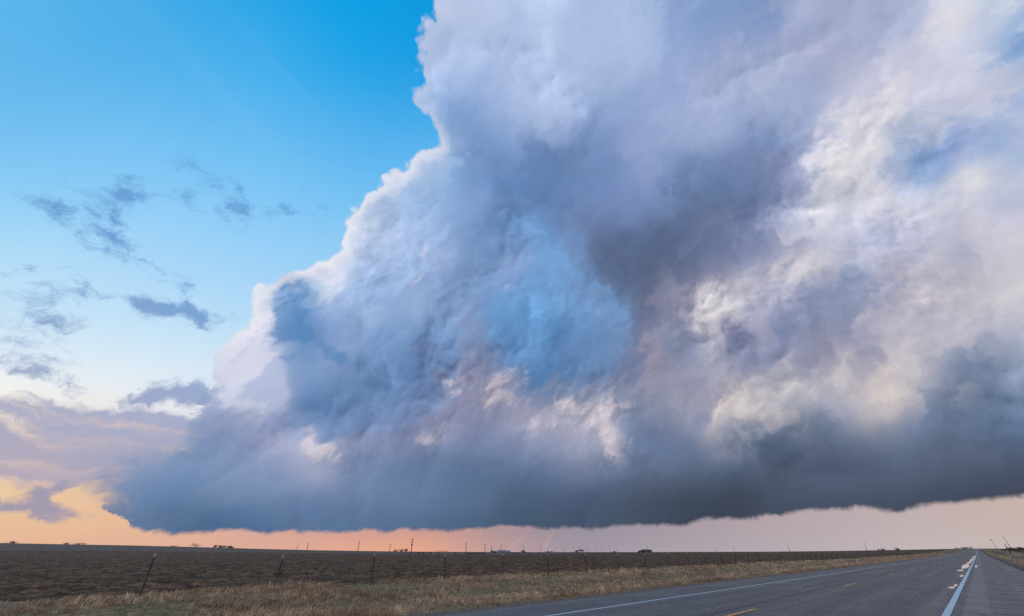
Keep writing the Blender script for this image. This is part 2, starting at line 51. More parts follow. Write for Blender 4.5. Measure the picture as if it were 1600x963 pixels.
CLEAR_CHART = [
    [(230,178,151),(232,181,154),(231,180,153),(231,181,155),(231,182,155),(232,182,155),(231,182,155),(228,178,155),(228,177,154),(229,177,155),(230,177,153),(237,177,147),(239,176,143),(251,177,134),(224,170,148),(204,164,161),(189,162,166),(164,156,170),(172,162,173),(174,166,176),(178,170,180),(181,175,184),(186,179,185),(193,183,186),(203,190,189),(203,189,189),(199,185,187),(199,186,187),(199,185,188),(199,185,188),(199,186,188),(200,186,186)],
    [(244,215,177),(232,200,161),(239,206,165),(237,201,159),(236,197,157),(235,196,156),(235,195,157),(236,192,156),(231,186,159),(214,171,159),(204,162,159),(197,155,158),(193,150,156),(184,149,155),(187,147,151),(162,141,148),(150,138,150),(146,138,154),(151,141,156),(160,146,159),(168,152,162),(178,159,166),(183,165,170),(187,169,175),(190,174,178),(198,177,171),(204,182,170),(204,183,171),(206,184,169),(206,184,169),(203,181,170),(201,181,182)],
    [(241,252,255),(255,251,228),(237,211,187),(239,212,186),(240,213,183),(240,211,180),(240,204,166),(235,199,168),(233,192,164),(238,185,160),(235,183,158),(228,180,159),(219,175,160),(213,172,161),(204,168,163),(199,168,166),(193,168,168),(187,167,171),(182,168,174),(175,167,177),(181,170,177),(183,173,179),(188,176,180),(195,179,180),(200,182,178),(203,184,180),(202,185,181),(200,183,183),(202,187,192),(203,190,204),(204,199,210),(212,218,230)],
    [(186,224,248),(215,234,249),(255,255,255),(255,251,233),(243,221,201),(240,217,192),(241,220,201),(239,216,196),(231,206,189),(221,197,183),(214,188,181),(212,185,179),(213,184,178),(211,183,178),(210,182,177),(208,182,178),(206,181,178),(204,181,179),(204,182,180),(204,183,180),(207,184,180),(209,186,181),(210,187,181),(208,188,186),(206,190,191),(205,191,196),(204,191,201),(206,196,209),(205,202,210),(207,210,218),(209,215,230),(173,205,239)],
    [(177,225,253),(197,229,250),(206,230,246),(226,235,247),(255,255,254),(255,254,243),(238,233,230),(244,244,247),(231,229,233),(221,216,220),(221,211,213),(218,205,207),(216,202,202),(215,199,199),(214,197,197),(214,197,196),(213,196,195),(213,196,196),(212,196,197),(212,197,199),(211,198,201),(210,199,205),(209,200,208),(210,202,212),(209,202,214),(207,203,214),(204,204,212),(206,208,217),(208,212,227),(198,212,233),(179,206,237),(134,201,248)],
    [(131,204,250),(190,231,254),(195,227,251),(206,234,251),(218,232,244),(225,238,249),(236,244,251),(230,236,245),(228,233,242),(222,227,238),(221,225,235),(220,222,232),(220,221,230),(220,219,228),(219,217,225),(218,214,223),(217,213,222),(216,212,222),(215,212,222),(214,211,221),(213,210,220),(212,210,220),(210,209,220),(208,209,220),(207,211,221),(207,212,223),(210,214,228),(198,209,229),(195,213,235),(173,203,237),(149,207,249),(105,187,246)],
    [(122,198,246),(152,213,251),(188,230,253),(192,225,250),(203,233,251),(211,234,250),(215,236,250),(218,238,252),(220,236,249),(221,233,246),(219,229,243),(217,226,241),(215,222,237),(215,221,235),(215,220,232),(214,218,231),(214,217,230),(213,216,229),(212,216,228),(211,215,228),(210,216,228),(209,215,228),(209,216,229),(209,217,231),(208,217,233),(200,213,232),(193,211,233),(190,212,236),(169,202,238),(150,207,248),(124,194,246),(84,175,238)],
    [(106,190,243),(137,207,250),(159,215,250),(188,230,253),(191,225,250),(195,229,252),(199,231,253),(201,230,251),(205,231,250),(209,232,248),(213,234,247),(214,232,245),(213,230,244),(213,227,242),(212,226,240),(212,224,239),(212,223,238),(211,223,237),(211,222,236),(210,222,236),(210,222,236),(209,222,236),(204,219,236),(198,216,236),(192,213,236),(190,213,239),(180,210,240),(166,201,239),(151,207,248),(130,194,243),(103,188,246),(65,165,231)],
    [(99,186,241),(122,198,246),(140,209,251),(163,217,250),(182,227,253),(182,221,252),(187,225,252),(187,225,252),(188,225,252),(192,226,250),(195,226,249),(198,226,247),(200,227,246),(203,227,245),(205,227,244),(206,226,243),(205,225,242),(204,224,241),(203,222,240),(200,221,240),(197,219,239),(194,217,239),(191,215,240),(188,215,241),(182,212,241),(172,209,241),(162,201,242),(149,206,248),(132,194,243),(109,191,249),(88,175,237),(46,160,226)],
    [(94,184,239),(109,192,244),(130,202,247),(145,211,251),(162,215,251),(171,221,252),(173,217,252),(175,219,252),(177,221,252),(179,221,251),(181,221,251),(181,221,251),(185,221,249),(188,221,248),(190,221,246),(191,221,245),(191,220,245),(190,219,244),(189,218,244),(188,217,243),(186,217,244),(183,215,244),(179,213,243),(173,210,243),(166,206,243),(158,202,245),(147,205,248),(133,195,244),(113,192,248),(96,180,239),(70,168,234),(37,155,223)],
    [(94,185,239),(103,188,241),(114,194,246),(134,204,248),(147,210,252),(158,213,252),(161,216,252),(163,217,252),(165,214,252),(168,215,251),(171,216,250),(171,216,250),(173,217,250),(176,217,249),(177,217,249),(178,217,248),(179,217,247),(179,216,247),(178,215,246),(176,214,245),(174,212,245),(170,210,245),(166,207,245),(160,203,245),(153,207,247),(143,203,247),(131,196,245),(116,193,248),(100,183,241),(81,171,236),(54,163,228),(33,152,221)],
    [(93,185,238),(94,184,239),(110,192,243),(121,197,247),(136,204,250),(145,208,253),(149,210,251),(152,211,252),(154,212,252),(157,214,251),(159,209,251),(160,210,250),(163,211,250),(166,211,249),(167,213,249),(168,212,248),(168,212,248),(168,212,247),(167,209,247),(165,208,247),(162,207,246),(158,204,247),(153,208,247),(147,204,248),(139,200,247),(129,196,245),(116,193,247),(103,185,243),(86,175,238),(67,167,232),(41,157,224),(28,149,220)],
    [(93,185,238),(96,186,239),(101,187,241),(110,192,245),(125,199,248),(132,202,250),(138,206,251),(141,207,251),(143,207,251),(145,207,250),(148,209,250),(151,208,250),(153,209,250),(155,211,250),(156,205,249),(157,207,249),(157,207,248),(157,205,248),(155,210,248),(153,207,248),(151,206,249),(146,205,248),(140,201,247),(133,199,247),(125,196,246),(115,193,248),(103,185,243),(90,178,239),(73,169,234),(52,161,227),(39,154,223),(31,151,221)],
    [(94,185,238),(93,185,238),(93,184,240),(102,188,243),(113,194,246),(119,197,248),(125,200,249),(131,203,250),(131,202,250),(133,203,249),(135,202,249),(138,203,249),(142,204,249),(144,204,249),(146,206,249),(147,206,249),(147,206,249),(146,206,249),(144,203,248),(141,203,248),(138,201,247),(133,199,247),(128,197,247),(121,195,247),(112,192,247),(102,185,243),(90,179,240),(77,171,236),(59,165,231),(42,157,224),(29,150,220),(32,151,221)],
    [(93,185,238),(97,187,239),(88,182,238),(88,182,240),(101,189,244),(107,191,246),(113,195,247),(117,197,248),(119,197,248),(120,198,249),(122,198,248),(127,199,248),(130,200,248),(132,201,248),(134,201,248),(134,201,248),(134,201,248),(133,200,248),(132,199,248),(129,198,247),(125,197,247),(121,195,247),(115,193,248),(108,189,245),(99,184,242),(89,179,240),(78,172,236),(62,167,232),(40,158,226),(38,155,224),(30,150,220),(32,151,221)],
    [(94,186,239),(89,183,238),(78,178,236),(85,180,239),(85,182,241),(94,187,244),(101,189,246),(104,191,246),(106,191,246),(107,191,246),(110,192,247),(115,195,248),(118,196,248),(120,196,248),(122,197,248),(122,197,248),(122,197,248),(121,196,248),(119,195,248),(117,194,248),(113,192,247),(108,190,245),(102,186,243),(95,182,242),(87,178,239),(76,172,236),(62,168,233),(44,160,228),(40,158,226),(25,150,221),(32,152,221),(32,151,221)],
    [(94,185,239),(83,180,237),(77,177,235),(72,176,237),(75,179,239),(80,181,241),(88,185,244),(89,184,243),(95,185,244),(94,185,244),(96,186,244),(100,188,244),(104,189,245),(107,191,246),(109,191,246),(110,192,246),(110,191,246),(109,191,246),(107,189,245),(104,188,244),(100,185,243),(95,183,242),(89,180,240),(83,176,239),(72,172,236),(61,168,233),(45,161,229),(37,158,226),(30,154,224),(28,151,222),(30,152,222),(32,151,221)],
    [(87,182,237),(78,178,236),(74,176,235),(59,172,235),(66,176,238),(69,177,239),(70,179,240),(72,179,241),(74,179,241),(80,179,241),(82,178,240),(87,181,242),(91,183,242),(93,184,243),(95,185,243),(96,185,243),(96,184,243),(95,184,242),(93,183,242),(90,181,241),(87,179,240),(83,176,239),(75,173,237),(65,170,235),(57,167,233),(42,161,229),(36,158,226),(33,156,225),(22,151,222),(28,152,222),(28,152,222),(30,151,221)],
    [(81,180,237),(76,176,235),(66,174,236),(61,173,236),(44,168,234),(60,174,238),(54,173,238),(51,172,238),(55,173,239),(58,174,238),(63,173,238),(70,175,238),(75,176,239),(81,177,240),(82,178,240),(83,178,240),(83,178,240),(82,177,239),(80,176,239),(76,174,238),(71,172,237),(64,170,235),(57,168,233),(49,164,231),(34,159,228),(35,158,227),(32,157,226),(19,151,222),(27,153,223),(26,152,222),(28,152,222),(29,152,222)],
    [(77,177,236),(67,175,236),(61,173,236),(53,171,235),(51,171,236),(31,165,234),(41,169,236),(39,169,236),(32,167,236),(37,166,235),(44,167,235),(49,168,235),(53,169,235),(58,170,236),(61,171,236),(62,171,236),(63,171,236),(62,171,236),(59,170,235),(56,168,234),(52,167,233),(45,164,231),(36,160,229),(32,158,227),(33,158,227),(28,156,226),(18,151,222),(26,154,224),(24,152,223),(26,152,223),(27,152,222),(28,152,222)],
    [(69,175,235),(61,173,236),(55,171,235),(50,170,236),(42,168,235),(36,167,235),(20,163,233),(22,164,234),(24,165,234),(28,163,233),(28,162,232),(23,159,230),(29,161,231),(35,163,231),(38,163,232),(40,164,232),(41,164,232),(40,163,231),(38,162,231),(34,161,230),(29,159,228),(31,159,228),(31,158,227),(29,157,227),(23,155,225),(19,152,223),(24,154,224),(23,153,223),(24,153,223),(25,153,223),(26,152,223),(27,152,222)],
    [(62,173,236),(54,171,235),(50,170,236),(44,169,236),(35,167,235),(27,165,234),(23,164,233),(10,162,233),(8,159,231),(16,160,230),(20,159,230),(22,158,229),(24,159,229),(25,159,229),(25,159,229),(26,159,229),(27,159,229),(27,159,228),(28,158,228),(28,158,228),(28,158,228),(25,156,227),(22,155,226),(16,153,224),(20,154,224),(22,154,224),(22,153,224),(23,153,224),(23,153,223),(24,153,223),(25,153,223),(26,152,223)],
    [(54,171,235),(49,170,236),(44,169,235),(35,167,235),(29,165,234),(23,164,233),(13,162,233),(13,161,232),(14,160,231),(12,158,229),(11,156,227),(10,155,226),(14,156,227),(17,156,227),(18,156,227),(20,157,227),(20,156,227),(20,156,227),(19,156,226),(18,155,226),(15,154,225),(17,154,225),(18,154,225),(21,154,225),(20,154,224),(21,154,224),(22,153,224),(22,153,224),(23,153,224),(23,153,223),(24,153,223),(25,153,223)],
    [(45,169,236),(37,167,235),(31,166,234),(26,165,234),(20,163,233),(14,162,233),(12,161,232),(13,160,231),(12,158,229),(13,157,228),(13,156,227),(14,156,227),(14,155,226),(14,155,226),(14,155,226),(14,155,226),(15,155,226),(15,154,226),(16,154,225),(17,154,225),(18,154,225),(18,154,225),(19,154,225),(19,154,225),(20,154,225),(20,154,224),(21,154,224),(21,153,224),(22,153,224),(22,153,224),(23,153,224),(23,153,223)],
]
TOWER_EDGE = [(1.53, -38.36), (2.72, -38.89), (3.5, -42.02), (5.28, -43.72), (6.41, -44.53), (7.99, -42.35), (9.99, -38.91), (11.66, -38.66), (13.49, -37.84), (16.42, -37.24), (19.94, -37.88), (22.4, -37.19), (25.03, -36.16), (27.86, -36.03), (30.2, -34.47), (32.1, -31.9), (34.26, -29.55), (36.34, -28.7), (39.31, -27.99), (42.38, -26.81), (44.9, -23.88), (47.95, -20.09), (50.19, -17.21), (51.18, -14.61), (53.89, -18.24), (55.73, -20.63), (59.11, -21.69), (62.5, -21.57), (65.04, -21.59), (67.75, -23.47)]
BASE_EDGE = [(-48.5, 3.36), (-43.23, 3.17), (-40.31, 2.66), (-38.4, 1.64), (-34.4, 1.61), (-28.75, 1.83), (-26.24, 1.75), (-20.99, 1.89), (-18.23, 2.05), (-15.33, 1.95), (-12.4, 2.25), (-8.59, 2.21), (-3.15, 2.5), (0.0, 2.65), (4.72, 2.36), (9.38, 2.41), (15.45, 2.75), (21.2, 2.86), (25.31, 3.15), (29.19, 3.42), (32.84, 3.65), (35.64, 3.71), (37.77, 3.78), (39.59, 3.29), (41.47, 3.26), (43.86, 3.66), (46.42, 3.85), (48.75, 3.93), (52.33, 4.23)]
LOBES = {
    'ray': [(0.47, 1.0, 1.91, 0.16, 37.9, 1.0), (4.27, 1.0, 1.43, 0.18, 54.7, 1.0), (21.0, 0.94, 1.06, 0.15, -55.5, 0.35)],
    'scud': [(-53.56, 28.84, 4.88, 2.21, -2.3, 0.3), (-46.42, 36.12, 3.39, 2.05, -18.2, 0.3), (-38.68, 36.72, 4.5, 1.65, 14.1, 0.34), (-50.28, 15.75, 3.77, 1.4, 3.8, 0.36), (-52.92, 18.58, 2.75, 1.74, 7.9, 0.4), (-48.74, 22.26, 5.61, 1.02, 9.5, 0.35), (-46.14, 25.47, 4.75, 1.07, -1.9, 0.3), (-50.17, 33.22, 2.96, 1.19, 17.6, 0.9), (-52.72, 32.67, 1.05, 1.25, 35.3, 0.6), (-43.29, 36.01, 3.01, 1.56, -19.6, 0.55), (-49.73, 39.46, 1.7, 0.5, -37.8, 0.4), (-33.98, 38.39, 3.85, 1.16, 17.2, 0.45), (-56.38, 28.23, 2.43, 0.93, -1.6, 0.55), (-51.68, 28.43, 2.48, 1.0, -37.7, 0.65), (-55.04, 27.63, 2.11, 0.6, -42.1, 0.4), (-55.45, 21.95, 1.74, 0.95, -20.7, 0.75), (-51.82, 23.03, 1.26, 0.63, -20.3, 0.7), (-44.32, 22.92, 3.18, 0.82, 10.4, 0.65), (-43.11, 24.23, 2.25, 0.69, -31.3, 0.7), (-39.39, 24.08, 2.39, 0.66, 12.4, 0.6), (-46.38, 22.61, 2.01, 0.6, 8.6, 0.4), (-60.72, 30.0, 0.73, 0.33, 41.7, 0.4), (-50.65, 19.47, 1.09, 0.61, 22.1, 0.4), (-40.68, 14.24, 3.02, 1.01, 17.0, 1.8), (-38.64, 15.77, 1.69, 0.69, 12.3, 0.6), (-47.76, 13.66, 1.56, 0.75, -5.2, 0.9), (-52.07, 13.98, 1.76, 0.66, -0.2, 0.8), (-53.87, 16.97, 1.8, 1.25, 21.8, 0.45), (-38.49, 30.29, 1.97, 0.51, -19.0, 0.35), (-45.26, 3.78, 1.53, 0.61, -12.3, 1.9), (-46.2, 4.27, 0.63, 0.65, 4.4, 0.8), (-48.21, 3.97, 0.78, 0.35, -5.7, 1.3), (-47.21, 3.84, 0.56, 0.25, -5.8, 0.8), (-46.54, 5.29, 1.18, 0.55, 5.6, 1.2), (-45.08, 5.81, 1.08, 0.68, 5.8, 1.3), (-36.15, 41.34, 1.38, 0.74, -42.1, 0.3)],
    'scudwarm': [(-37.08, 9.58, 0.55, 0.66, 7.2, 0)],
    'stratus': [(-47.29, 10.92, 8.2, 0.92, 2.2, 1.0), (-41.95, 9.56, 7.46, 1.83, 1.1, 1.2), (-49.55, 8.36, 4.55, 0.65, 4.0, 0.8), (-48.85, 6.76, 6.38, 1.18, 4.9, 0.9), (-44.16, 7.76, 5.42, 1.51, 2.4, 0.9), (-40.44, 11.18, 2.68, 1.13, -2.5, 0.7)],
    'darkscud': [(-32.53, 29.85, 2.61, 0.84, -24.5, 1.1), (-32.67, 26.77, 1.79, 2.04, 16.1, 0.9), (-32.63, 24.19, 1.76, 1.87, 14.7, 1.1), (-29.16, 23.66, 2.54, 0.92, -19.6, 1.0), (-25.7, 22.34, 1.99, 0.79, -10.8, 1.0), (-31.39, 20.64, 0.95, 0.77, 12.1, 0.4)],
    'pillar': [(-34.94, 21.42, 2.17, 3.76, 14.3, 1.0), (-34.53, 16.96, 2.49, 2.48, 11.3, 1.0), (-31.69, 16.72, 1.42, 2.57, 42.8, 0.9), (-36.08, 25.84, 1.55, 1.82, 17.6, 0.7), (-29.37, 31.94, 1.92, 1.46, 16.6, 0.9)],
    'leftlobe': [(-26.46, 19.53, 5.25, 6.19, 9.4, 1.0), (-27.24, 13.6, 2.08, 2.25, 6.9, 0.4), (-21.14, 17.42, 6.95, 4.43, 6.6, 1.0), (-24.97, 23.45, 6.83, 4.09, 10.5, 0.8), (-14.46, 18.04, 4.96, 2.49, 4.6, 0.6)],
    'bluelobe': [(2.08, 39.97, 2.3, 2.62, -1.3, 1.0), (5.02, 35.3, 3.55, 3.55, -2.9, 0.9), (9.31, 30.6, 4.39, 3.9, -4.8, 0.9), (11.9, 26.85, 3.45, 3.86, -5.4, 0.7), (4.93, 25.49, 7.09, 4.87, -2.1, 0.8), (-1.53, 28.69, 3.04, 4.02, 0.7, 0.5)],
    'skyray': [(-49.82, 46.12, 10.8, 1.07, -16.6, 1.0), (-45.04, 51.81, 9.22, 0.7, -17.5, 0.7), (-56.46, 44.04, 7.99, 0.74, -12.1, 0.6)],
    'bright': [(31.06, 27.34, 1.84, 2.39, -15.5, 1.0), (28.56, 24.44, 1.01, 3.06, -23.8, 0.6), (42.02, 29.79, 2.12, 1.79, 23.7, 0.8), (52.05, 39.63, 2.2, 2.57, -60.2, 0.9), (48.63, 36.15, 1.15, 3.38, -21.4, 0.6), (54.76, 37.85, 2.56, 1.62, -52.4, 0.6), (65.08, 43.83, 1.76, 1.45, -74.5, 0.9), (58.25, 29.83, 2.62, 1.62, -16.3, 0.9), (51.16, 32.06, 2.93, 1.8, -33.4, 0.5), (56.52, 40.08, 1.3, 0.86, -18.1, 0.4), (30.05, 14.73, 2.99, 2.97, -8.4, 0.75), (42.77, 15.88, 3.5, 1.73, -20.8, 0.7), (47.77, 16.52, 1.23, 1.62, -17.4, 0.7), (38.76, 16.1, 2.81, 1.39, -12.5, 0.4), (50.48, 22.58, 3.22, 1.23, 2.8, 0.45), (53.06, 19.81, 1.98, 1.29, -9.3, 0.4), (39.13, 28.07, 1.6, 2.52, -21.0, 0.5)],
    'pink': [(0.33, 35.84, 1.16, 2.31, -12.1, 0.5), (-15.13, 32.25, 1.02, 2.27, -12.3, 0.5), (-14.57, 37.15, 0.68, 2.07, 8.9, 0.5), (-21.64, 38.8, 0.65, 0.5, 14.0, 0.5), (-23.64, 10.82, 2.8, 0.94, -7.3, 1.2), (-26.34, 12.95, 0.94, 1.7, 51.5, 0.7), (12.79, 15.26, 3.72, 2.0, -23.6, 0.8), (7.27, 17.43, 6.85, 0.76, -6.1, 0.8), (13.28, 12.42, 1.29, 2.05, -2.9, 0.8), (4.44, 14.76, 2.57, 1.48, -1.1, 0.5), (-7.93, 20.13, 1.73, 1.37, 2.7, 0.5), (0.0, 21.0, 1.75, 1.93, -49.6, 0.7), (-1.83, 17.73, 1.39, 2.55, 0.6, 0.4), (-10.36, 12.55, 1.98, 0.8, 2.3, 0.6), (-8.87, 15.04, 2.02, 1.64, 2.3, 0.35)],
    'bluegap': [(58.92, 33.55, 2.89, 1.98, -25.5, 1.2), (55.4, 33.23, 2.05, 2.08, -71.3, 1.0), (54.9, 35.45, 0.56, 1.82, -39.5, 0.6), (63.86, 34.27, 0.94, 0.93, -48.9, 0.9), (67.29, 38.57, 0.64, 1.92, -56.1, 1.1), (67.79, 41.3, 0.82, 0.76, -58.3, 0.6), (60.65, 29.49, 1.08, 1.08, -41.2, 0.5), (60.79, 34.05, 1.02, 1.42, -45.0, 0.5)],
    'wisp': [(-12.07, 24.21, 2.23, 1.39, 5.0, 0.9), (-9.79, 25.25, 3.48, 1.75, 4.2, 0.4), (13.22, 15.24, 1.18, 3.18, 25.4, 0.7), (15.66, 14.52, 3.58, 1.15, -29.7, 0.7), (24.8, 14.25, 0.98, 1.73, -28.4, 1.0), (48.3, 16.04, 0.69, 0.74, -17.2, 0.8), (41.75, 24.09, 2.91, 1.81, 4.6, 0.8), (45.36, 26.54, 2.12, 1.24, -24.3, 0.8), (34.61, 21.5, 4.49, 1.96, -14.2, 0.6), (-18.0, 23.62, 1.64, 0.85, 7.4, 0.4), (-2.91, 23.78, 3.55, 1.76, -28.6, 0.4)],
    'shelf': [(-13.4, 10.09, 6.5, 1.8, -14.6, 0.9), (0.0, 8.42, 11.58, 2.14, -3.7, 1.1), (12.36, 8.23, 9.54, 1.94, 2.0, 0.9), (21.45, 11.14, 4.25, 1.87, -25.5, 0.6), (31.99, 10.87, 5.1, 2.46, 2.0, 1.1), (38.7, 9.38, 5.77, 2.58, -7.4, 1.2), (44.72, 9.14, 4.84, 2.39, -8.9, 1.2), (50.13, 8.79, 3.63, 3.28, -10.4, 1.4), (50.48, 13.25, 2.3, 4.04, -15.5, 0.7), (27.16, 7.85, 9.89, 2.79, -4.0, 1.4), (40.91, 5.52, 14.14, 2.37, -4.8, 1.4), (8.04, 5.01, 39.52, 2.59, -0.7, 1.2), (17.33, 14.56, 3.83, 1.15, -30.5, 0.6)],
}


# ---------------------------------------------------------------- camera
CAM_H = 1.45
cam_d = bpy.data.cameras.new('camera')
cam = bpy.data.objects.new('camera', cam_d)
COL.objects.link(cam)
cam_d.sensor_width = 36.0
cam_d.lens = 36.0 * 640.0 / 1600.0
cam_d.clip_start = 0.1
cam_d.clip_end = 60000.0
cam.location = (0, 0, CAM_H)
cam.rotation_euler = (R(90 + 30.8), 0, 0)
scene.camera = cam

scene.view_settings.view_transform = 'Standard'
scene.view_settings.look = 'None'
scene.view_settings.exposure = 0.0
scene.view_settings.gamma = 1.0
scene.view_settings.use_curve_mapping = False
scene.render.engine = 'CYCLES'
scene.cycles.max_bounces = 4
scene.cycles.diffuse_bounces = 2
scene.cycles.glossy_bounces = 2
scene.cycles.use_denoising = False
scene.cycles.use_adaptive_sampling = True
scene.cycles.adaptive_threshold = 0.015
scene.cycles.adaptive_min_samples = 6
scene.cycles.sample_clamp_indirect = 3.0

# ---------------------------------------------------------------- world
SUN_AZ, SUN_EL = -82.0, 4.0          # low sun, out of view to the left
world = bpy.data.worlds.new('World')
scene.world = world
world.use_nodes = True
NT = world.node_tree
NT.nodes.clear()


class Nodes:
    """A small writer for shader nodes: values are sockets or numbers."""
    def __init__(self, tree):
        self.t = tree

    def node(self, kind, **props):
        n = self.t.nodes.new(kind)
        for k, v in props.items():
            setattr(n, k, v)
        return n

    def put(self, sock, v):
        if isinstance(v, bpy.types.NodeSocket):
            self.t.links.new(v, sock)
        elif isinstance(v, (tuple, list)):
            v = tuple(v)
            if len(sock.default_value) == 4 and len(v) == 3:
                v = v + (1.0,)
            sock.default_value = v
        else:
            try:
                sock.default_value = v
            except TypeError:
                sock.default_value = (v, v, v)

    def m(self, op, a, b=None, c=None, clamp=False):
        n = self.node('ShaderNodeMath', operation=op, use_clamp=clamp)
        self.put(n.inputs[0], a)
        if b is not None:
            self.put(n.inputs[1], b)
        if c is not None:
            self.put(n.inputs[2], c)
        return n.outputs[0]

    def v(self, op, a, b=None, scale=None):
        n = self.node('ShaderNodeVectorMath', operation=op)
        self.put(n.inputs[0], a)
        if b is not None:
            self.put(n.inputs[1], b)
        if scale is not None:
            self.put(n.inputs['Scale'], scale)
        return n.outputs['Value'] if op in ('DOT_PRODUCT', 'LENGTH', 'DISTANCE') else n.outputs['Vector']

    def smooth(self, x, lo, hi):
        n = self.node('ShaderNodeMapRange', interpolation_type='SMOOTHSTEP')
        self.put(n.inputs[0], x)
        n.inputs[1].default_value = lo
        n.inputs[2].default_value = hi
        return n.outputs[0]

    def lin(self, x, lo, hi, a=0.0, b=1.0):
        n = self.node('ShaderNodeMapRange', clamp=True)
        self.put(n.inputs[0], x)
        for i, q in enumerate((lo, hi, a, b)):
            n.inputs[1 + i].default_value = q
        return n.outputs[0]

    def mix(self, fac, a, b, blend='MIX'):
        n = self.node('ShaderNodeMix', data_type='RGBA', blend_type=blend)
        self.put(n.inputs[0], fac)
        self.put(n.inputs[6], a)
        self.put(n.inputs[7], b)
        return n.outputs[2]

    def mix_f(self, f, a, b):
        return self.m('MULTIPLY_ADD', self.m('SUBTRACT', b, a), f, a)

    def ramp(self, fac, stops, interp='LINEAR'):
        n = self.node('ShaderNodeValToRGB')
        cr = n.color_ramp
        cr.interpolation = interp
        stops = sorted(stops, key=lambda s: s[0])
        els = cr.elements
        els[0].position, els[1].position = 0.0, 1.0
        while len(els) < len(stops):
            els.new(0.5)
        for e, (p, c) in zip(els, stops):
            e.position = p
        for e, (p, c) in zip(els, stops):
            e.position = p
            e.color = (c[0], c[1], c[2], c[3] if len(c) > 3 else 1.0)
        self.put(n.inputs[0], fac)
        return n

    def noise(self, vec, scale, detail=6.0, rough=0.55, lac=2.0, kind='FBM', distortion=0.0):
        n = self.node('ShaderNodeTexNoise', noise_dimensions='3D', noise_type=kind)
        if kind == 'FBM':
            n.normalize = True
        self.put(n.inputs['Vector'], vec)
        n.inputs['Scale'].default_value = scale
        n.inputs['Detail'].default_value = detail
        n.inputs['Roughness'].default_value = rough
        n.inputs['Lacunarity'].default_value = lac
        n.inputs['Distortion'].default_value = distortion
        return n

    def n0(self, vec, scale, detail=6.0, rough=0.55, **k):
        """noise centred on 0, about -1..1"""
        return self.m('MULTIPLY_ADD', self.noise(vec, scale, detail, rough, **k).outputs[0], 2.0, -1.0)


W = Nodes(NT)
tc = W.node('ShaderNodeTexCoord')
D = W.v('NORMALIZE', tc.outputs['Generated'])


def az_el(vec):
    s = W.node('ShaderNodeSeparateXYZ')
    NT.links.new(vec, s.inputs[0])
    x, y, z = s.outputs
    az = W.m('DEGREES', W.m('ARCTAN2', x, y))
    h = W.m('SQRT', W.m('ADD', W.m('MULTIPLY', x, x), W.m('MULTIPLY', y, y)))
    el = W.m('DEGREES', W.m('ARCTAN2', z, h))
    return az, el


def chart_row(cells, j, n):
    """one elevation row of a chart as a small node group: colour, texture amount and the row's weight"""
    g = bpy.data.node_groups.new('chart_row', 'ShaderNodeTree')
    for name in ('azimuth', 'elevation'):
        g.interface.new_socket(name, in_out='INPUT', socket_type='NodeSocketFloat')
    g.interface.new_socket('colour', in_out='OUTPUT', socket_type='NodeSocketColor')
    g.interface.new_socket('amount', in_out='OUTPUT', socket_type='NodeSocketFloat')
    g.interface.new_socket('weight', in_out='OUTPUT', socket_type='NodeSocketFloat')
    q = Nodes(g)
    gi, go = q.node('NodeGroupInput'), q.node('NodeGroupOutput')
    def stops(part):
        return [(i / (len(part) - 1), srgb(*c[:3]) + ((c[3] / 100.0,) if len(c) > 3 else (1.0,))) for i, c in enumerate(part)]

    if len(cells) <= 32:
        r = q.ramp(q.lin(gi.outputs[0], -75, 75), stops(cells), 'B_SPLINE')
        colour, amount = r.outputs
    else:                               # two overlapping halves of 32 stops, joined where both hold
        lo = q.ramp(q.lin(gi.outputs[0], -73.75, 3.75), stops(cells[:32]), 'B_SPLINE')
        hi = q.ramp(q.lin(gi.outputs[0], -3.75, 73.75), stops(cells[28:]), 'B_SPLINE')
        f = q.m('GREATER_THAN', gi.outputs[0], 0.0)
        colour = q.mix(f, lo.outputs[0], hi.outputs[0])
        amount = q.m('MULTIPLY_ADD', q.m('SUBTRACT', hi.outputs[1], lo.outputs[1]), f, lo.outputs[1])
    w = q.ramp(gi.outputs[1], [(i / (n - 1), (1, 1, 1, 1.0 if i == j else 0.0)) for i in range(n)], 'B_SPLINE')
    g.links.new(colour, go.inputs[0])
    g.links.new(amount, go.inputs[1])
    g.links.new(w.outputs[1], go.inputs[2])
    return g


ROW_GROUPS = {}


def chart(rows, az, el, alpha=False):
    fe = W.lin(el, 0, 69)
    acc, acca = (0, 0, 0), 0.0
    for j, row in enumerate(rows):
        n = W.node('ShaderNodeGroup')
        if (id(rows), j) not in ROW_GROUPS:
            ROW_GROUPS[(id(rows), j)] = chart_row(row, j, len(rows))
        n.node_tree = ROW_GROUPS[(id(rows), j)]
        W.put(n.inputs[0], az)
        W.put(n.inputs[1], fe)
        acc = W.mix(n.outputs[2], acc, n.outputs[0], 'ADD')
        if alpha:
            acca = W.m('MULTIPLY_ADD', n.outputs[2], n.outputs[1], acca)
    return acc, acca


def edge_curve(x, pts, lo, hi, out_lo, out_hi):
    """piecewise curve y(x) as a float curve node"""
    n = W.node('ShaderNodeFloatCurve')
    mp = n.mapping
    mp.use_clip = False
    cv = mp.curves[0]
    pts = [((p - lo) / (hi - lo), (q - out_lo) / (out_hi - out_lo)) for p, q in pts]
    cv.points[0].location = pts[0]
    cv.points[1].location = pts[-1]
    for p in pts[1:-1]:
        cv.points.new(*p)
    for p in cv.points:
        p.handle_type = 'VECTOR'
    mp.update()
    W.put(n.inputs['Value'], W.lin(x, lo, hi))
    return W.m('MULTIPLY_ADD', n.outputs[0], out_hi - out_lo, out_lo)


def direction(az, el):
    a, e = R(az), R(el)
    return Vector((math.sin(a) * math.cos(e), math.cos(a) * math.cos(e), math.sin(e)))


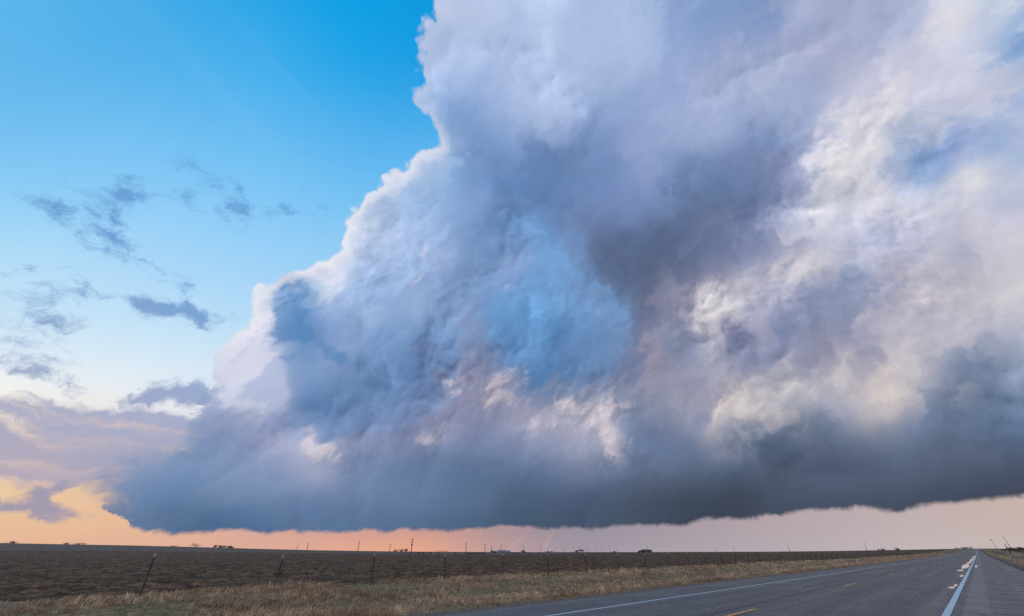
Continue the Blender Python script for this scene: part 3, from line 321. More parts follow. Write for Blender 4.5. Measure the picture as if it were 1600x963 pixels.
def lobe_field(vec, blobs):
    acc = None
    for az, el, ax, ay, rot, w in blobs:
        if w <= 0:
            continue
        a, e = R(az), R(el)
        c = direction(az, el)
        ea = Vector((math.cos(a), -math.sin(a), 0))
        ee = Vector((-math.sin(a) * math.sin(e), -math.cos(a) * math.sin(e), math.cos(e)))
        r = R(rot)
        u = ea * math.cos(r) + ee * math.sin(r)
        p = c.cross(u)
        x = W.v('DOT_PRODUCT', vec, tuple(u / R(ax)))
        y = W.v('DOT_PRODUCT', vec, tuple(p / R(ay)))
        q = W.m('MULTIPLY_ADD', y, y, W.m('MULTIPLY', x, x))
        g = W.m('POWER', 0.5, q)
        acc = W.m('MULTIPLY', g, w) if acc is None else W.m('MULTIPLY_ADD', g, w, acc)
    return acc


az0, el0 = az_el(D)

# clear evening sky behind the storm: Nishita sky, drawn towards the evening's own gradient
clear, _ = chart(CLEAR_CHART, az0, el0)

# warped directions for the cloud; the wisps run along the rising flank of the storm
FLOW = Vector((0.62, 0.1, 0.78)).normalized()
DF = W.v('ADD', D, W.v('SCALE', tuple(FLOW * -0.45), scale=W.v('DOT_PRODUCT', D, tuple(FLOW))))
wa = W.noise(DF, 2.8, 2.0, 0.5)
wb = W.noise(W.v('ADD', DF, W.v('SCALE', W.v('SUBTRACT', wa.outputs['Color'], (0.5, 0.5, 0.5)), scale=0.12)), 9.0, 7.0, 0.56)
WBV = W.v('SUBTRACT', wb.outputs['Color'], (0.5, 0.5, 0.5))
wcv = W.v('ADD', DF, W.v('SCALE', WBV, scale=0.06))
wc = W.noise(wcv, 24.0, 7.0, 0.6)
OFF = W.v('ADD', W.v('SCALE', W.v('SUBTRACT', wa.outputs['Color'], (0.5, 0.5, 0.5)), scale=0.012),
          W.v('ADD', W.v('SCALE', WBV, scale=0.06),
              W.v('SCALE', W.v('SUBTRACT', wc.outputs['Color'], (0.5, 0.5, 0.5)), scale=0.035)))
D1 = W.v('ADD', D, OFF)
D2 = D1
DF1 = W.v('ADD', DF, W.v('SCALE', OFF, scale=0.9))

# billows: ridged noise turned over, so that round lumps meet in sharp folds
def ridged(vec, scale, detail):
    n = W.node('ShaderNodeTexNoise', noise_dimensions='3D', noise_type='RIDGED_MULTIFRACTAL')
    n.normalize = True
    W.put(n.inputs['Vector'], vec)
    for k, q in (('Scale', scale), ('Detail', detail), ('Roughness', 0.5), ('Lacunarity', 2.1), ('Offset', 0.9), ('Gain', 1.6)):
        n.inputs[k].default_value = q
    return n.outputs[0]


TOL = Vector((-0.72, -0.15, 0.66)).normalized()              # up and to the left, towards the painted light
BV = W.v('ADD', D, W.v('SCALE', OFF, scale=0.7))
bil = ridged(BV, 4.3, 5.0)
bil2 = ridged(W.v('ADD', BV, tuple(TOL * 0.015)), 4.3, 5.0)
billow = W.m('SUBTRACT', bil2, bil)
# the chart is read twice, a little up-light and a little down-light, and the two readings meet along the folds:
# where the storm's tone changes the layers get crisp torn edges
fold = W.smooth(W.m('MULTIPLY_ADD', W.m('SUBTRACT', wc.outputs[0], 0.5), 0.35, W.m('SUBTRACT', wb.outputs[0], 0.5)), -0.03, 0.05)
calm = W.smooth(el0, 5, 14)                                  # the shelf at the base is smooth
D1c = W.v('ADD', D, W.v('SCALE', OFF, scale=W.m('MULTIPLY_ADD', calm, 0.6, 0.4)))
azA, elA = az_el(W.v('ADD', D1c, W.v('SCALE', tuple(TOL), scale=W.m('MULTIPLY', calm, 0.015))))
azB, elB = az_el(W.v('ADD', D1c, W.v('SCALE', tuple(TOL), scale=W.m('MULTIPLY', calm, -0.015))))
cloudA, texA = chart(CLOUD_CHART, azA, elA, True)
cloudB, texB = chart(CLOUD_CHART, azB, elB, True)
cloud = W.mix(fold, cloudA, cloudB)
tex = W.m('MULTIPLY', W.m('ADD', texA, texB), 0.5)

# relief shading painted into the cloud: noise compared a step towards the upper left
Lv = Vector((-0.75, -0.1, 0.65)).normalized()


def relief(scale, detail, rough, eps, base, first=None):
    a = first or W.noise(base, scale, detail, rough).outputs[0]
    b = W.noise(W.v('ADD', base, tuple(Lv * eps)), scale, detail, rough).outputs[0]
    return W.m('SUBTRACT', a, b), W.m('MULTIPLY_ADD', a, 2.0, -1.0)


r1, mid = relief(5.5, 5.0, 0.52, 0.045, DF1)
r2, fine = relief(24.0, 7.0, 0.6, 0.011, wcv, wc.outputs[0])
PV = W.v('ADD', D, W.v('SCALE', OFF, scale=0.35))


def cells(scale, detail):
    n = W.node('ShaderNodeTexVoronoi', voronoi_dimensions='3D', feature='F1')
    n.normalize = True
    W.put(n.inputs['Vector'], PV)
    for k, q in (('Scale', scale), ('Detail', detail), ('Roughness', 0.55)):
        n.inputs[k].default_value = q
    return n.outputs['Distance']


pf = W.m('ADD', W.m('MULTIPLY', cells(11.0, 0.0), 0.5), W.m('MULTIPLY', cells(26.0, 1.0), 0.5))   # cauliflower cells along the edge

BILLOW = 1.2
crisp = W.smooth(W.m('SUBTRACT', wa.outputs[0], 0.5), -0.06, 0.12)            # billows show in some parts, mist hides them in others
patch = W.smooth(mid, -0.15, 0.3)
rel = W.m('ADD', W.m('MULTIPLY_ADD', W.m('MULTIPLY', billow, W.m('MULTIPLY_ADD', crisp, 0.75, 0.25)), BILLOW, W.m('MULTIPLY', r1, 0.55)), W.m('MULTIPLY', W.m('MULTIPLY_ADD', fine, 0.06, r2), W.m('MULTIPLY_ADD', patch, 0.95, 0.28)))
rel = W.m('MULTIPLY', rel, tex)

# brighter knots and darker lobes inside the storm, their light and shade painted in
def lobes(name, base, noise, amp, lo, hi):
    f = lobe_field(base, LOBES[name])
    return W.m('MULTIPLY', W.smooth(W.m('MULTIPLY_ADD', noise, amp, f), lo, hi), W.smooth(f, 0.04, 0.4))


c = cloud
f = lobes('pillar', D2, fine, 0.5, 0.3, 0.8)
c = W.mix(W.m('MULTIPLY', f, 0.7), c, srgb(214, 216, 234))
f = lobes('leftlobe', D2, fine, 0.9, 0.40, 0.72)
c = W.mix(W.m('MULTIPLY', f, 0.34), c, srgb(104, 142, 196))
fl = lobe_field(D2, LOBES['bluelobe'])
fb = W.m('MULTIPLY_ADD', fine, 1.0, W.m('MULTIPLY_ADD', pf, -1.6, W.m('ADD', fl, 0.55)))
f = W.m('MULTIPLY', W.m('MULTIPLY', W.smooth(fb, 0.40, 0.62), W.smooth(fl, 0.12, 0.35)), W.m('MULTIPLY', W.smooth(fb, 1.5, 0.6), W.m('MULTIPLY', W.smooth(el0, 19, 29), W.smooth(az0, -3, 2))))         # a turret in front of the dark wedge, its lit edge painted in
c = W.mix(W.m('MULTIPLY', f, 0.38), c, srgb(122, 166, 218))
f = lobes('bluegap', D2, fine, 1.6, 0.35, 1.1)
c = W.mix(W.m('MULTIPLY', f, 0.4), c, srgb(118, 152, 200))
f = lobes('shelf', D1c, mid, 0.7, 0.25, 1.0)
c = W.mix(f, c, W.mix(1.0, c, (0.90, 0.92, 0.92), 'MULTIPLY'))
f = lobes('wisp', D2, fine, 1.8, 0.35, 1.1)
c = W.mix(W.m('MULTIPLY', f, 0.55), c, srgb(112, 128, 168))
f = lobes('bright', D2, fine, 2.4, 0.2, 1.4)
c = W.mix(W.m('MULTIPLY', f, 0.24), c, srgb(240, 230, 220))
f = lobes('pink', D2, fine, 2.4, 0.2, 1.4)
c = W.mix(W.m('MULTIPLY', f, 0.5), c, srgb(228, 212, 214))
f = lobes('darkscud', D2, fine, 2.3, 0.3, 1.15)
c = W.mix(W.m('MULTIPLY', f, 0.72), c, srgb(84, 132, 184))

# paint the relief's light and shade into the cloud colour, warm lights, blue darks
sr = W.node('ShaderNodeSeparateColor')
W.put(sr.inputs[0], c)
cc = W.node('ShaderNodeCombineColor')
for i, k in enumerate((1.12, 1.0, 0.82)):
    W.put(cc.inputs[i], W.m('MULTIPLY', sr.outputs[i], W.m('MAXIMUM', W.m('MULTIPLY_ADD', rel, k * 1.5, 1.0), 0.45)))
cloud = cc.outputs[0]

streak = W.n0(W.v('MULTIPLY', D2, (1, 1, 1.8)), 15.0, 8.0, 0.68)

# silhouette of the tower against the clear sky, and the flat cloud base
ed = edge_curve(el0, TOWER_EDGE, 0, 70, -80, 40)
sd = W.m('MULTIPLY', W.m('SUBTRACT', az0, ed), W.m('COSINE', W.m('RADIANS', el0)))
high = W.smooth(el0, 9, 20)
sd = W.m('ADD', sd, W.m('MULTIPLY', W.m('MULTIPLY_ADD', pf, -8.5, 2.8), high))
sd = W.m('ADD', sd, W.m('MULTIPLY', streak, W.m('MULTIPLY_ADD', high, -5.2, 5.8)))
sd = W.m('MULTIPLY_ADD', fine, 0.5, sd)
lowleft = W.m('MULTIPLY', W.m('MULTIPLY', W.smooth(el0, 14, 11), W.smooth(el0, 3.0, 5.0)), W.smooth(az0, -30, -40))
tower = W.mix_f(lowleft, W.smooth(sd, -0.25, 0.45), W.smooth(sd, -2.4, 3.6))
rim = W.m('MULTIPLY', W.smooth(sd, 2.6, 0.5), W.m('MULTIPLY', W.smooth(el0, 17, 24), W.smooth(el0, 62, 44)))  # lit rim painted along the tower's outline
cloud = W.mix(W.m('MULTIPLY', rim, 0.62), cloud, srgb(240, 240, 246))
be = edge_curve(az0, BASE_EDGE, -70, 70, -5, 15)
bd = W.m('SUBTRACT', el0, be)
bd = W.m('MULTIPLY_ADD', W.n0(D2, 22.0, 5.0, 0.58), 0.8, bd)
bd = W.m('MULTIPLY_ADD', mid, 0.35, bd)
basem = W.smooth(bd, -0.2, 0.38)
storm = W.m('MULTIPLY', tower, basem)

# thin cloud and scud in the clear part
hz = W.n0(W.v('MULTIPLY', D1, (1.0, 1.0, 5.5)), 7.0, 7.0, 0.6)
f = W.m('MULTIPLY', lobes('stratus', D1, hz, 1.5, 0.2, 1.1), 0.88)
bank = W.ramp(W.lin(el0, 0, 40), [(0.0, srgb(196, 170, 172)), (0.14, srgb(172, 164, 188)), (0.25, srgb(160, 166, 198)), (0.4, srgb(158, 168, 204)), (1.0, srgb(150, 180, 220))]).outputs[0]
bank = W.mix(W.smooth(hz, 0.1, -0.45), bank, srgb(206, 186, 190))
sky = W.mix(f, clear, bank)
sky = W.mix(storm, sky, cloud)
f = lobe_field(D2, LOBES['scud'])
f = W.m('MULTIPLY', W.smooth(W.m('MULTIPLY_ADD', streak, 2.4, f), 0.35, 1.5), W.smooth(f, 0.05, 0.4))
sr2 = W.smooth(W.m('MULTIPLY_ADD', mid, 0.25, lobe_field(D, LOBES['skyray'])), 0.1, 1.1)
sky = W.mix(W.m('MULTIPLY', W.m('MULTIPLY', sr2, W.m('SUBTRACT', 1.0, storm)), 0.03), sky, srgb(205, 228, 250))  # faint broad light rays painted into the clear sky colour
f0 = lobe_field(D, LOBES['ray'])
sky = W.mix(W.m('MULTIPLY', W.m('MULTIPLY', W.smooth(f0, 0.1, 1.0), W.m('SUBTRACT', 1.0, storm)), 0.24), sky, srgb(222, 174, 164))  # thin light rays below the base, painted into the sky colour
scudc = W.ramp(W.lin(el0, 0, 50), [(0.0, srgb(150, 146, 172)), (0.16, srgb(152, 152, 184)), (0.32, srgb(146, 166, 206)), (0.52, srgb(104, 156, 210)), (0.8, srgb(100, 158, 216))]).outputs[0]
sky = W.mix(W.m('MULTIPLY', f, 0.9), sky, scudc)

# the half of the sky behind the viewer, unseen, made bright to lift the ground light
REAR_FILL = (1.22, 1.20, 1.28)
back = W.smooth(W.m('ABSOLUTE', az0), 78, 115)
rear_fill = W.mix(W.m('MULTIPLY_ADD', mid, 0.5, 0.5), tuple(q * 0.8 for q in REAR_FILL), tuple(q * 1.2 for q in REAR_FILL))
sky = W.mix(back, sky, rear_fill)

nish = W.node('ShaderNodeTexSky', sky_type='NISHITA', sun_disc=False)
nish.sun_elevation = R(SUN_EL)
nish.sun_rotation = R(SUN_AZ)
nish.altitude = 300
nish.air_density, nish.dust_density, nish.ozone_density = 1.0, 1.5, 2.0
bg_n = W.node('ShaderNodeBackground')
NT.links.new(nish.outputs[0], bg_n.inputs[0])
bg_n.inputs[1].default_value = 0.1
bg_c = W.node('ShaderNodeBackground')
NT.links.new(sky, bg_c.inputs[0])
bg_c.inputs[1].default_value = 1.0
ms = W.node('ShaderNodeMixShader')
W.put(ms.inputs[0], W.m('MAXIMUM', storm, 0.95))
NT.links.new(bg_n.outputs[0], ms.inputs[1])
NT.links.new(bg_c.outputs[0], ms.inputs[2])
wo = W.node('ShaderNodeOutputWorld')
NT.links.new(ms.outputs[0], wo.inputs[0])
world.cycles.sampling_method = 'MANUAL'
world.cycles.sample_map_resolution = 512

sun_d = bpy.data.lights.new('sun', 'SUN')
sun = bpy.data.objects.new('sun', sun_d)
COL.objects.link(sun)
sun_d.energy = 0.5
sun_d.angle = R(12)
sun_d.color = (1.0, 0.78, 0.6)
sun.rotation_euler = (-direction(SUN_AZ, SUN_EL)).to_track_quat('-Z', 'Y').to_euler()

# ================================================================ ground
RA = R(44.375)                       # the road leaves the viewer 44 degrees right of +Y
RDIR = np.array([math.sin(RA), math.cos(RA)])
RPER = np.array([math.cos(RA), -math.sin(RA)])

# height of the far horizon above eye level, by azimuth (degrees): the land rises to a low ridge on the left
H_AZ = [-180, -100, -75, -47.3, -43.5, -39.1, -34, -28.3, -22, -15, -7.6, 0, 15, 28.3, 33.9, 38.9, 42.5, 44.4, 47.2, 75, 180]
H_EL = [.3, .5, .65, .66, .61, .56, .46, .32, .19, .10, .04, .02, .02, .06, .11, .19, .26, .285, .25, .2, .3]


def sstep(x, a, b):
    t = np.clip((x - a) / (b - a), 0, 1)
    return t * t * (3 - 2 * t)


def hashv(ix, iy, seed):
    n = (ix.astype(np.int64) * 374761393 + iy.astype(np.int64) * 668265263 + seed * 144665) & 0x7fffffff
    n = ((n ^ (n >> 13)) * 1274126177) & 0x7fffffff
    return ((n ^ (n >> 16)) & 0xffff) / 65535.0


def vnoise(x, y, seed=0):
    ix, iy = np.floor(x), np.floor(y)
    fx, fy = x - ix, y - iy
    fx, fy = fx * fx * (3 - 2 * fx), fy * fy * (3 - 2 * fy)
    a, b = hashv(ix, iy, seed), hashv(ix + 1, iy, seed)
    c, d = hashv(ix, iy + 1, seed), hashv(ix + 1, iy + 1, seed)
    return (a * (1 - fx) + b * fx) * (1 - fy) + (c * (1 - fx) + d * fx) * fy


def fbm2(x, y, octaves=4, seed=0, rough=0.5):
    s, amp, tot = 0.0, 1.0, 0.0
    for o in range(octaves):
        s = s + amp * vnoise(x * 2 ** o, y * 2 ** o, seed + o * 17)
        tot += amp
        amp *= rough
    return s / tot


def rise(x, y):
    """the gentle rise of the land towards the horizon"""
    d = np.hypot(x, y)
    az = np.degrees(np.arctan2(x, y))
    return sstep(d, 80, 800) * np.tan(np.radians(np.interp(az, H_AZ, H_EL))) * d


def height(x, y):
    """ground level: shallow ditch in the left verge, field a touch below the road"""
    per = x * RPER[0] + y * RPER[1]
    z = rise(x, y) - 0.07
    z = z - 0.28 * np.exp(-((per + 17.0) / 3.2) ** 2)
    z = z - 0.25 * np.exp(-((per - 8.5) / 2.5) ** 2)
    return z


def world_xy(per, along):
    return per * RPER[0] + along * RDIR[0], per * RPER[1] + along * RDIR[1]


def hz(x, y):
    return float(height(np.array([x], float), np.array([y], float))[0])


# ---------------------------------------------------------------- builders
def link(name, me, mat=None, parent=None):
    o = bpy.data.objects.new(name, me)
    COL.objects.link(o)
    if mat is not None and not me.materials:
        me.materials.append(mat)
    if parent is not None:
        o.parent = parent
    return o


def mesh_np(name, verts, faces, smooth=False):
    """mesh from an (n,3) array and an (m,k) array of equal-sided faces"""
    me = bpy.data.meshes.new(name)
    n, (m, k) = len(verts), faces.shape
    me.vertices.add(n)
    me.vertices.foreach_set('co', np.ascontiguousarray(verts, np.float32).ravel())
    me.loops.add(m * k)
    me.loops.foreach_set('vertex_index', np.ascontiguousarray(faces, np.int32).ravel())
    me.polygons.add(m)
    me.polygons.foreach_set('loop_start', np.arange(0, m * k, k, dtype=np.int32))
    me.update(calc_edges=True)
    me.polygons.foreach_set('use_smooth', np.full(m, smooth))
    me.validate()
    return me


def grid_faces(nu, nv, wrap=False):
    i = np.arange(nu - 1)[:, None]
    j = np.arange(nv if wrap else nv - 1)[None, :]
    j2 = (j + 1) % nv
    return np.stack([i * nv + j, i * nv + j2, (i + 1) * nv + j2, (i + 1) * nv + j], -1).reshape(-1, 4)


def kind(o, k):
    o['kind'] = k
    return o


def tag(o, label, cat, group=None):
    o['label'], o['category'] = label, cat
    if group:
        o['group'] = group
    return o


def empty(name, loc, rz=0.0):
    o = bpy.data.objects.new(name, None)
    COL.objects.link(o)
    o.empty_display_size = 0.2
    o.location = loc
    o.rotation_euler = (0, 0, rz)
    return o


class Shape:
    """collects boxes, bars and rings into one mesh"""
    def __init__(self):
        self.v, self.f = [], []

    def add(self, vs, fs):
        b = len(self.v)
        self.v += [tuple(p) for p in vs]
        self.f += [tuple(b + i for i in f) for f in fs]

    def box(self, c, s, rot=None):
        m = rot or Matrix.Identity(3)
        vs = []
        for dz in (-.5, .5):
            for dx, dy in ((-.5, -.5), (.5, -.5), (.5, .5), (-.5, .5)):
                vs.append(Vector(c) + m @ Vector((dx * s[0], dy * s[1], dz * s[2])))
        self.add(vs, [(3, 2, 1, 0), (4, 5, 6, 7), (0, 1, 5, 4), (1, 2, 6, 5), (2, 3, 7, 6), (3, 0, 4, 7)])

    def tube(self, pts, radii, n=8):
        pts = [Vector(p) for p in pts]
        vs = []
        for i, p in enumerate(pts):
            t = (pts[min(i + 1, len(pts) - 1)] - pts[max(i - 1, 0)]).normalized()
            a = t.cross(Vector((0, 1, 0.02))) if abs(t.y) < 0.9 else t.cross(Vector((1, 0, 0)))
            a.normalize()
            b = t.cross(a)
            for k in range(n):
                th = 2 * PI * k / n
                vs.append(p + (a * math.cos(th) + b * math.sin(th)) * radii[i])
        fs = [(i * n + k, i * n + (k + 1) % n, (i + 1) * n + (k + 1) % n, (i + 1) * n + k)
              for i in range(len(pts) - 1) for k in range(n)]
        fs += [tuple(range(n))[::-1], tuple((len(pts) - 1) * n + k for k in range(n))]
        self.add(vs, fs)

    def build(self, name, mat, parent=None, smooth=False):
        me = bpy.data.meshes.new(name)
        me.from_pydata(self.v, [], self.f)
        me.update()
        if smooth:
            me.polygons.foreach_set('use_smooth', [True] * len(me.polygons))
        return link(name, me, mat, parent)


def material(name, rough=0.9, spec=0.3):
    m = bpy.data.materials.new(name)
    m.use_nodes = True
    t = m.node_tree
    q = Nodes(t)
    bsdf = t.nodes['Principled BSDF']
    bsdf.inputs['Roughness'].default_value = rough
    bsdf.inputs['Specular IOR Level'].default_value = spec
    return m, q, bsdf


def plain(name, rgb, rough=0.85, vary=0.25, scale=6.0, spec=0.3):
    m, q, b = material(name, rough, spec)
    tcn = q.node('ShaderNodeTexCoord')
    n = q.noise(tcn.outputs['Object'], scale, 4.0, 0.6).outputs[0]
    c = q.mix(q.smooth(n, 0.3, 0.7), tuple(v * (1 - vary) for v in rgb), tuple(min(1, v * (1 + vary)) for v in rgb))
    q.put(b.inputs['Base Color'], c)
    return m


# ---------------------------------------------------------------- the land
def polar(rings, azs, wrap):
    d, a = np.meshgrid(rings, np.radians(azs), indexing='ij')
    return (d * np.sin(a)).ravel(), (d * np.cos(a)).ravel(), grid_faces(len(rings), len(azs), wrap)


m, q, b = material('pasture', 0.95, 0.1)
geo = q.node('ShaderNodeNewGeometry')
pos = geo.outputs['Position']
n1 = q.noise(pos, 0.02, 5.0, 0.6).outputs[0]
n2 = q.noise(pos, 0.9, 5.0, 0.65).outputs[0]
c = q.mix(q.smooth(n1, 0.35, 0.65), (0.076, 0.070, 0.066), (0.056, 0.056, 0.056))
c = q.mix(q.m('MULTIPLY', q.smooth(n2, 0.35, 0.7), 0.6), c, (0.10, 0.085, 0.070))
q.put(b.inputs['Base Color'], c)
M_PASTURE = m
rings = np.concatenate([[0.0], np.geomspace(1.2, 9000, 220)])
x, y, f = polar(rings, np.linspace(-180, 180, 360, endpoint=False), True)
kind(link('ground', mesh_np('ground', np.stack([x, y, height(x, y)], -1), f, True), M_PASTURE), 'structure')

# ploughed field: clods and furrow lumps with real relief, out to where the pasture starts
B_AZ = [-80, -47.3, -39, -28.3, -17, -7.6, 0, 4, 8, 12, 46]
B_D = [430, 430, 440, 440, 400, 330, 330, 420, 700, 1600, 2600]
azs = np.linspace(-82, 43.2, 1500)
t = np.linspace(0, 1, 330)
a2 = np.radians(azs)
near = -24.2 / np.sin(np.minimum(a2 - RA, -0.004))        # the fence line seen along each azimuth
far = np.maximum(np.interp(azs, B_AZ, B_D), near * 1.02)
dd = near[None, :] * (far / near)[None, :] ** t[:, None]
x, y = (dd * np.sin(a2)).ravel(), (dd * np.cos(a2)).ravel()
dist = np.hypot(x, y)
along, per = x * RDIR[0] + y * RDIR[1], x * RPER[0] + y * RPER[1]
amp = np.clip(1.0 - dist / 900, 0.3, 1)
lump = fbm2(along * 1.3, per * 2.6, 4, 3, 0.6) - 0.5
furrow = np.abs(((per + 0.25 * fbm2(along * 0.2, per * 0.2, 2, 9)) / 0.76) % 1 - 0.5) * 2 - 0.5
big = fbm2(along * 0.05, per * 0.09, 3, 21) - 0.5
fade = sstep(-per, 24.2, 26.0)
z = height(x, y) + 0.05 - 0.16 * (1 - fade) + fade * amp * (0.40 * lump + 0.05 * furrow) + 0.22 * big * sstep(-per, 26, 45)
m, q, b = material('ploughed_earth', 0.95, 0.12)
geo = q.node('ShaderNodeNewGeometry')
pos = geo.outputs['Position']
rot = q.node('ShaderNodeMapping')
q.put(rot.inputs['Vector'], pos)
rot.inputs['Rotation'].default_value = (0, 0, RA)
n1 = q.noise(rot.outputs[0], 0.9, 6.0, 0.7).outputs[0]
n2 = q.noise(rot.outputs[0], 0.05, 4.0, 0.6).outputs[0]
n3 = q.noise(rot.outputs[0], 3.2, 5.0, 0.7).outputs[0]
st = q.node('ShaderNodeMapping')
q.put(st.inputs['Vector'], rot.outputs[0])
st.inputs['Scale'].default_value = (0.9, 0.35, 1.0)
n4 = q.noise(st.outputs[0], 1.1, 5.0, 0.7).outputs[0]
c = q.mix(q.smooth(n1, 0.38, 0.64), (0.020, 0.0135, 0.0095), (0.076, 0.047, 0.029))
c = q.mix(q.smooth(n4, 0.47, 0.62), c, (0.124, 0.079, 0.049))
c = q.mix(q.m('MULTIPLY', q.smooth(n3, 0.56, 0.70), 0.6), c, (0.21, 0.150, 0.100))      # stubble showing through
c = q.mix(q.m('MULTIPLY', q.smooth(n4, 0.46, 0.34), 0.7), c, (0.013, 0.010, 0.008))
c = q.mix(q.m('MULTIPLY', q.smooth(n2, 0.4, 0.7), 0.4), c, (0.045, 0.040, 0.032))
q.put(b.inputs['Base Color'], c)
bp = q.node('ShaderNodeBump')
bp.inputs['Strength'].default_value = 0.8
bp.inputs['Distance'].default_value = 0.12
q.put(bp.inputs['Height'], n3)
q.put(b.inputs['Normal'], bp.outputs[0])
kind(link('ploughed_field', mesh_np('ploughed_field', np.stack([x, y, z], -1), grid_faces(len(t), len(azs)), True), m), 'structure')

# dark green crop field on the right beyond the verge
cx, cy = [], []
rr = np.geomspace(300, 2500, 40)
pp = np.linspace(22, 260, 30)
A, P = np.meshgrid(rr, pp, indexing='ij')
x, y = world_xy(P.ravel(), A.ravel())
m = plain('winter_wheat', (0.020, 0.040, 0.022), 0.9, 0.35, 0.05)
kind(link('crop_field', mesh_np('crop_field', np.stack([x, y, height(x, y) + 0.35], -1), grid_faces(40, 30), True), m), 'structure')

# ---------------------------------------------------------------- road
def strip(name, per0, per1, al0, al1, lift, mat, npr=2, seg=None, parent=None, taper=None):
    """a sheet lying along the road, in road coordinates (x across, y along)"""
    if seg is None:
        seg = max(2, int(min(60, 2 + (al1 - al0) / 6)))
    al = np.linspace(al0, al1, seg) if al1 - al0 < 200 else np.concatenate([np.linspace(al0, 200, 80)[:-1], np.geomspace(200, al1, 60)])
    pe = np.linspace(per0, per1, npr)
    A_, P_ = np.meshgrid(al, pe, indexing='ij')
    wx, wy = world_xy(P_.ravel(), A_.ravel())
    crown = -0.015 * np.abs(P_.ravel() + 5.15) * 0.6
    v = np.stack([P_.ravel(), A_.ravel(), rise(wx, wy) + lift + crown], -1)
    o = link(name, mesh_np(name, v, grid_faces(len(al), npr), True), mat, parent)
    o.rotation_euler = (0, 0, -RA)
    return o


m, q, b = material('asphalt', 0.62, 0.5)
tcn = q.node('ShaderNodeTexCoord')
ob = tcn.outputs['Object']
sx = q.node('ShaderNodeSeparateXYZ')
q.put(sx.inputs[0], ob)
across = sx.outputs[0]
grit = q.noise(ob, 42.0, 3.0, 0.7).outputs[0]
blot = q.noise(ob, 0.45, 5.0, 0.6).outputs[0]
mp = q.node('ShaderNodeMapping')
q.put(mp.inputs['Vector'], ob)
mp.inputs['Scale'].default_value = (1.0, 0.03, 1.0)
lanes = q.noise(mp.outputs[0], 1.6, 4.0, 0.55).outputs[0]           # wear drawn out along the lanes
mp2 = q.node('ShaderNodeMapping')
q.put(mp2.inputs['Vector'], ob)
mp2.inputs['Scale'].default_value = (0.10, 1.6, 1.0)
cross = q.noise(mp2.outputs[0], 0.9, 4.0, 0.6).outputs[0]           # faint cross ridges of the shoulder
c = q.mix(q.smooth(grit, 0.3, 0.7), (0.052, 0.052, 0.055), (0.088, 0.087, 0.090))
c = q.mix(q.m('MULTIPLY', q.smooth(lanes, 0.42, 0.58), 0.7), c, (0.044, 0.044, 0.048))
c = q.mix(q.m('MULTIPLY', q.smooth(lanes, 0.46, 0.34), 0.5), c, (0.100, 0.098, 0.098))
c = q.mix(q.m('MULTIPLY', q.smooth(blot, 0.45, 0.7), 0.35), c, (0.105, 0.102, 0.104))
wob = q.m('MULTIPLY_ADD', q.noise(mp.outputs[0], 3.0, 3.0, 0.6).outputs[0], 0.16, -0.08)
ax = q.m('ADD', across, wob)


def band(at, half, soft):
    return q.smooth(q.m('ABSOLUTE', q.m('SUBTRACT', ax, at)), half + soft, half)


for at, half, soft, dark, col in ((-5.62, 0.05, 0.08, 0.9, (0.018, 0.018, 0.021)), (-4.72, 0.02, 0.04, 0.5, (0.034, 0.034, 0.038)),
                                  (-7.6, 0.30, 0.35, 0.35, (0.036, 0.036, 0.040)), (-6.2, 0.25, 0.35, 0.30, (0.036, 0.036, 0.040)),
                                  (-3.9, 0.28, 0.35, 0.35, (0.036, 0.036, 0.040)), (-2.4, 0.28, 0.35, 0.35, (0.036, 0.036, 0.040)),
                                  (-0.62, 0.22, 0.12, 0.55, (0.145, 0.140, 0.142)), (-9.75, 0.02, 0.04, 0.6, (0.036, 0.036, 0.040)),
                                  (-1.62, 0.06, 0.10, 0.3, (0.13, 0.11, 0.10))):
    c = q.mix(q.m('MULTIPLY', band(at, half, soft), dark), c, col)
sh = q.m('MULTIPLY', q.smooth(across, -0.6, -0.2), q.smooth(cross, 0.50, 0.62))
c = q.mix(q.m('MULTIPLY', sh, 0.6), c, (0.145, 0.142, 0.145))
sh2 = q.m('MULTIPLY', q.smooth(across, -0.6, -0.2), q.smooth(cross, 0.49, 0.38))
c = q.mix(q.m('MULTIPLY', sh2, 0.75), c, (0.034, 0.034, 0.038))
along_ = q.m('ADD', sx.outputs[1], q.m('MULTIPLY', q.noise(ob, 0.35, 4.0, 0.65).outputs[0], 3.5))
seal = q.m('ABSOLUTE', q.m('SUBTRACT', q.m('FRACT', q.m('MULTIPLY', along_, 0.118)), 0.5))
c = q.mix(q.m('MULTIPLY', q.m('MULTIPLY', q.smooth(seal, 0.010, 0.003), q.smooth(blot, 0.38, 0.55)), 0.6), c, (0.024, 0.024, 0.027))     # sealed cross cracks
pat = q.noise(mp2.outputs[0], 0.35, 2.0, 0.5).outputs[0]
c = q.mix(q.m('MULTIPLY', q.smooth(pat, 0.52, 0.60), 0.35), c, (0.050, 0.050, 0.054))
cr = q.node('ShaderNodeTexVoronoi', feature='DISTANCE_TO_EDGE')
q.put(cr.inputs['Vector'], q.v('ADD', ob, q.v('SCALE', q.noise(ob, 1.2, 4.0, 0.6).outputs['Color'], scale=0.9)))
cr.inputs['Scale'].default_value = 0.16
c = q.mix(q.m('MULTIPLY', q.smooth(cr.outputs['Distance'], 0.016, 0.004), 0.7), c, (0.03, 0.03, 0.034))
q.put(b.inputs['Base Color'], c)
q.put(b.inputs['Roughness'], q.m('MULTIPLY_ADD', blot, -0.2, 0.70))
bp = q.node('ShaderNodeBump')
bp.inputs['Strength'].default_value = 0.35
bp.inputs['Distance'].default_value = 0.006
q.put(bp.inputs['Height'], grit)
q.put(b.inputs['Normal'], bp.outputs[0])
M_ASPHALT = m
ROAD_L, ROAD_R = -10.9, 2.2
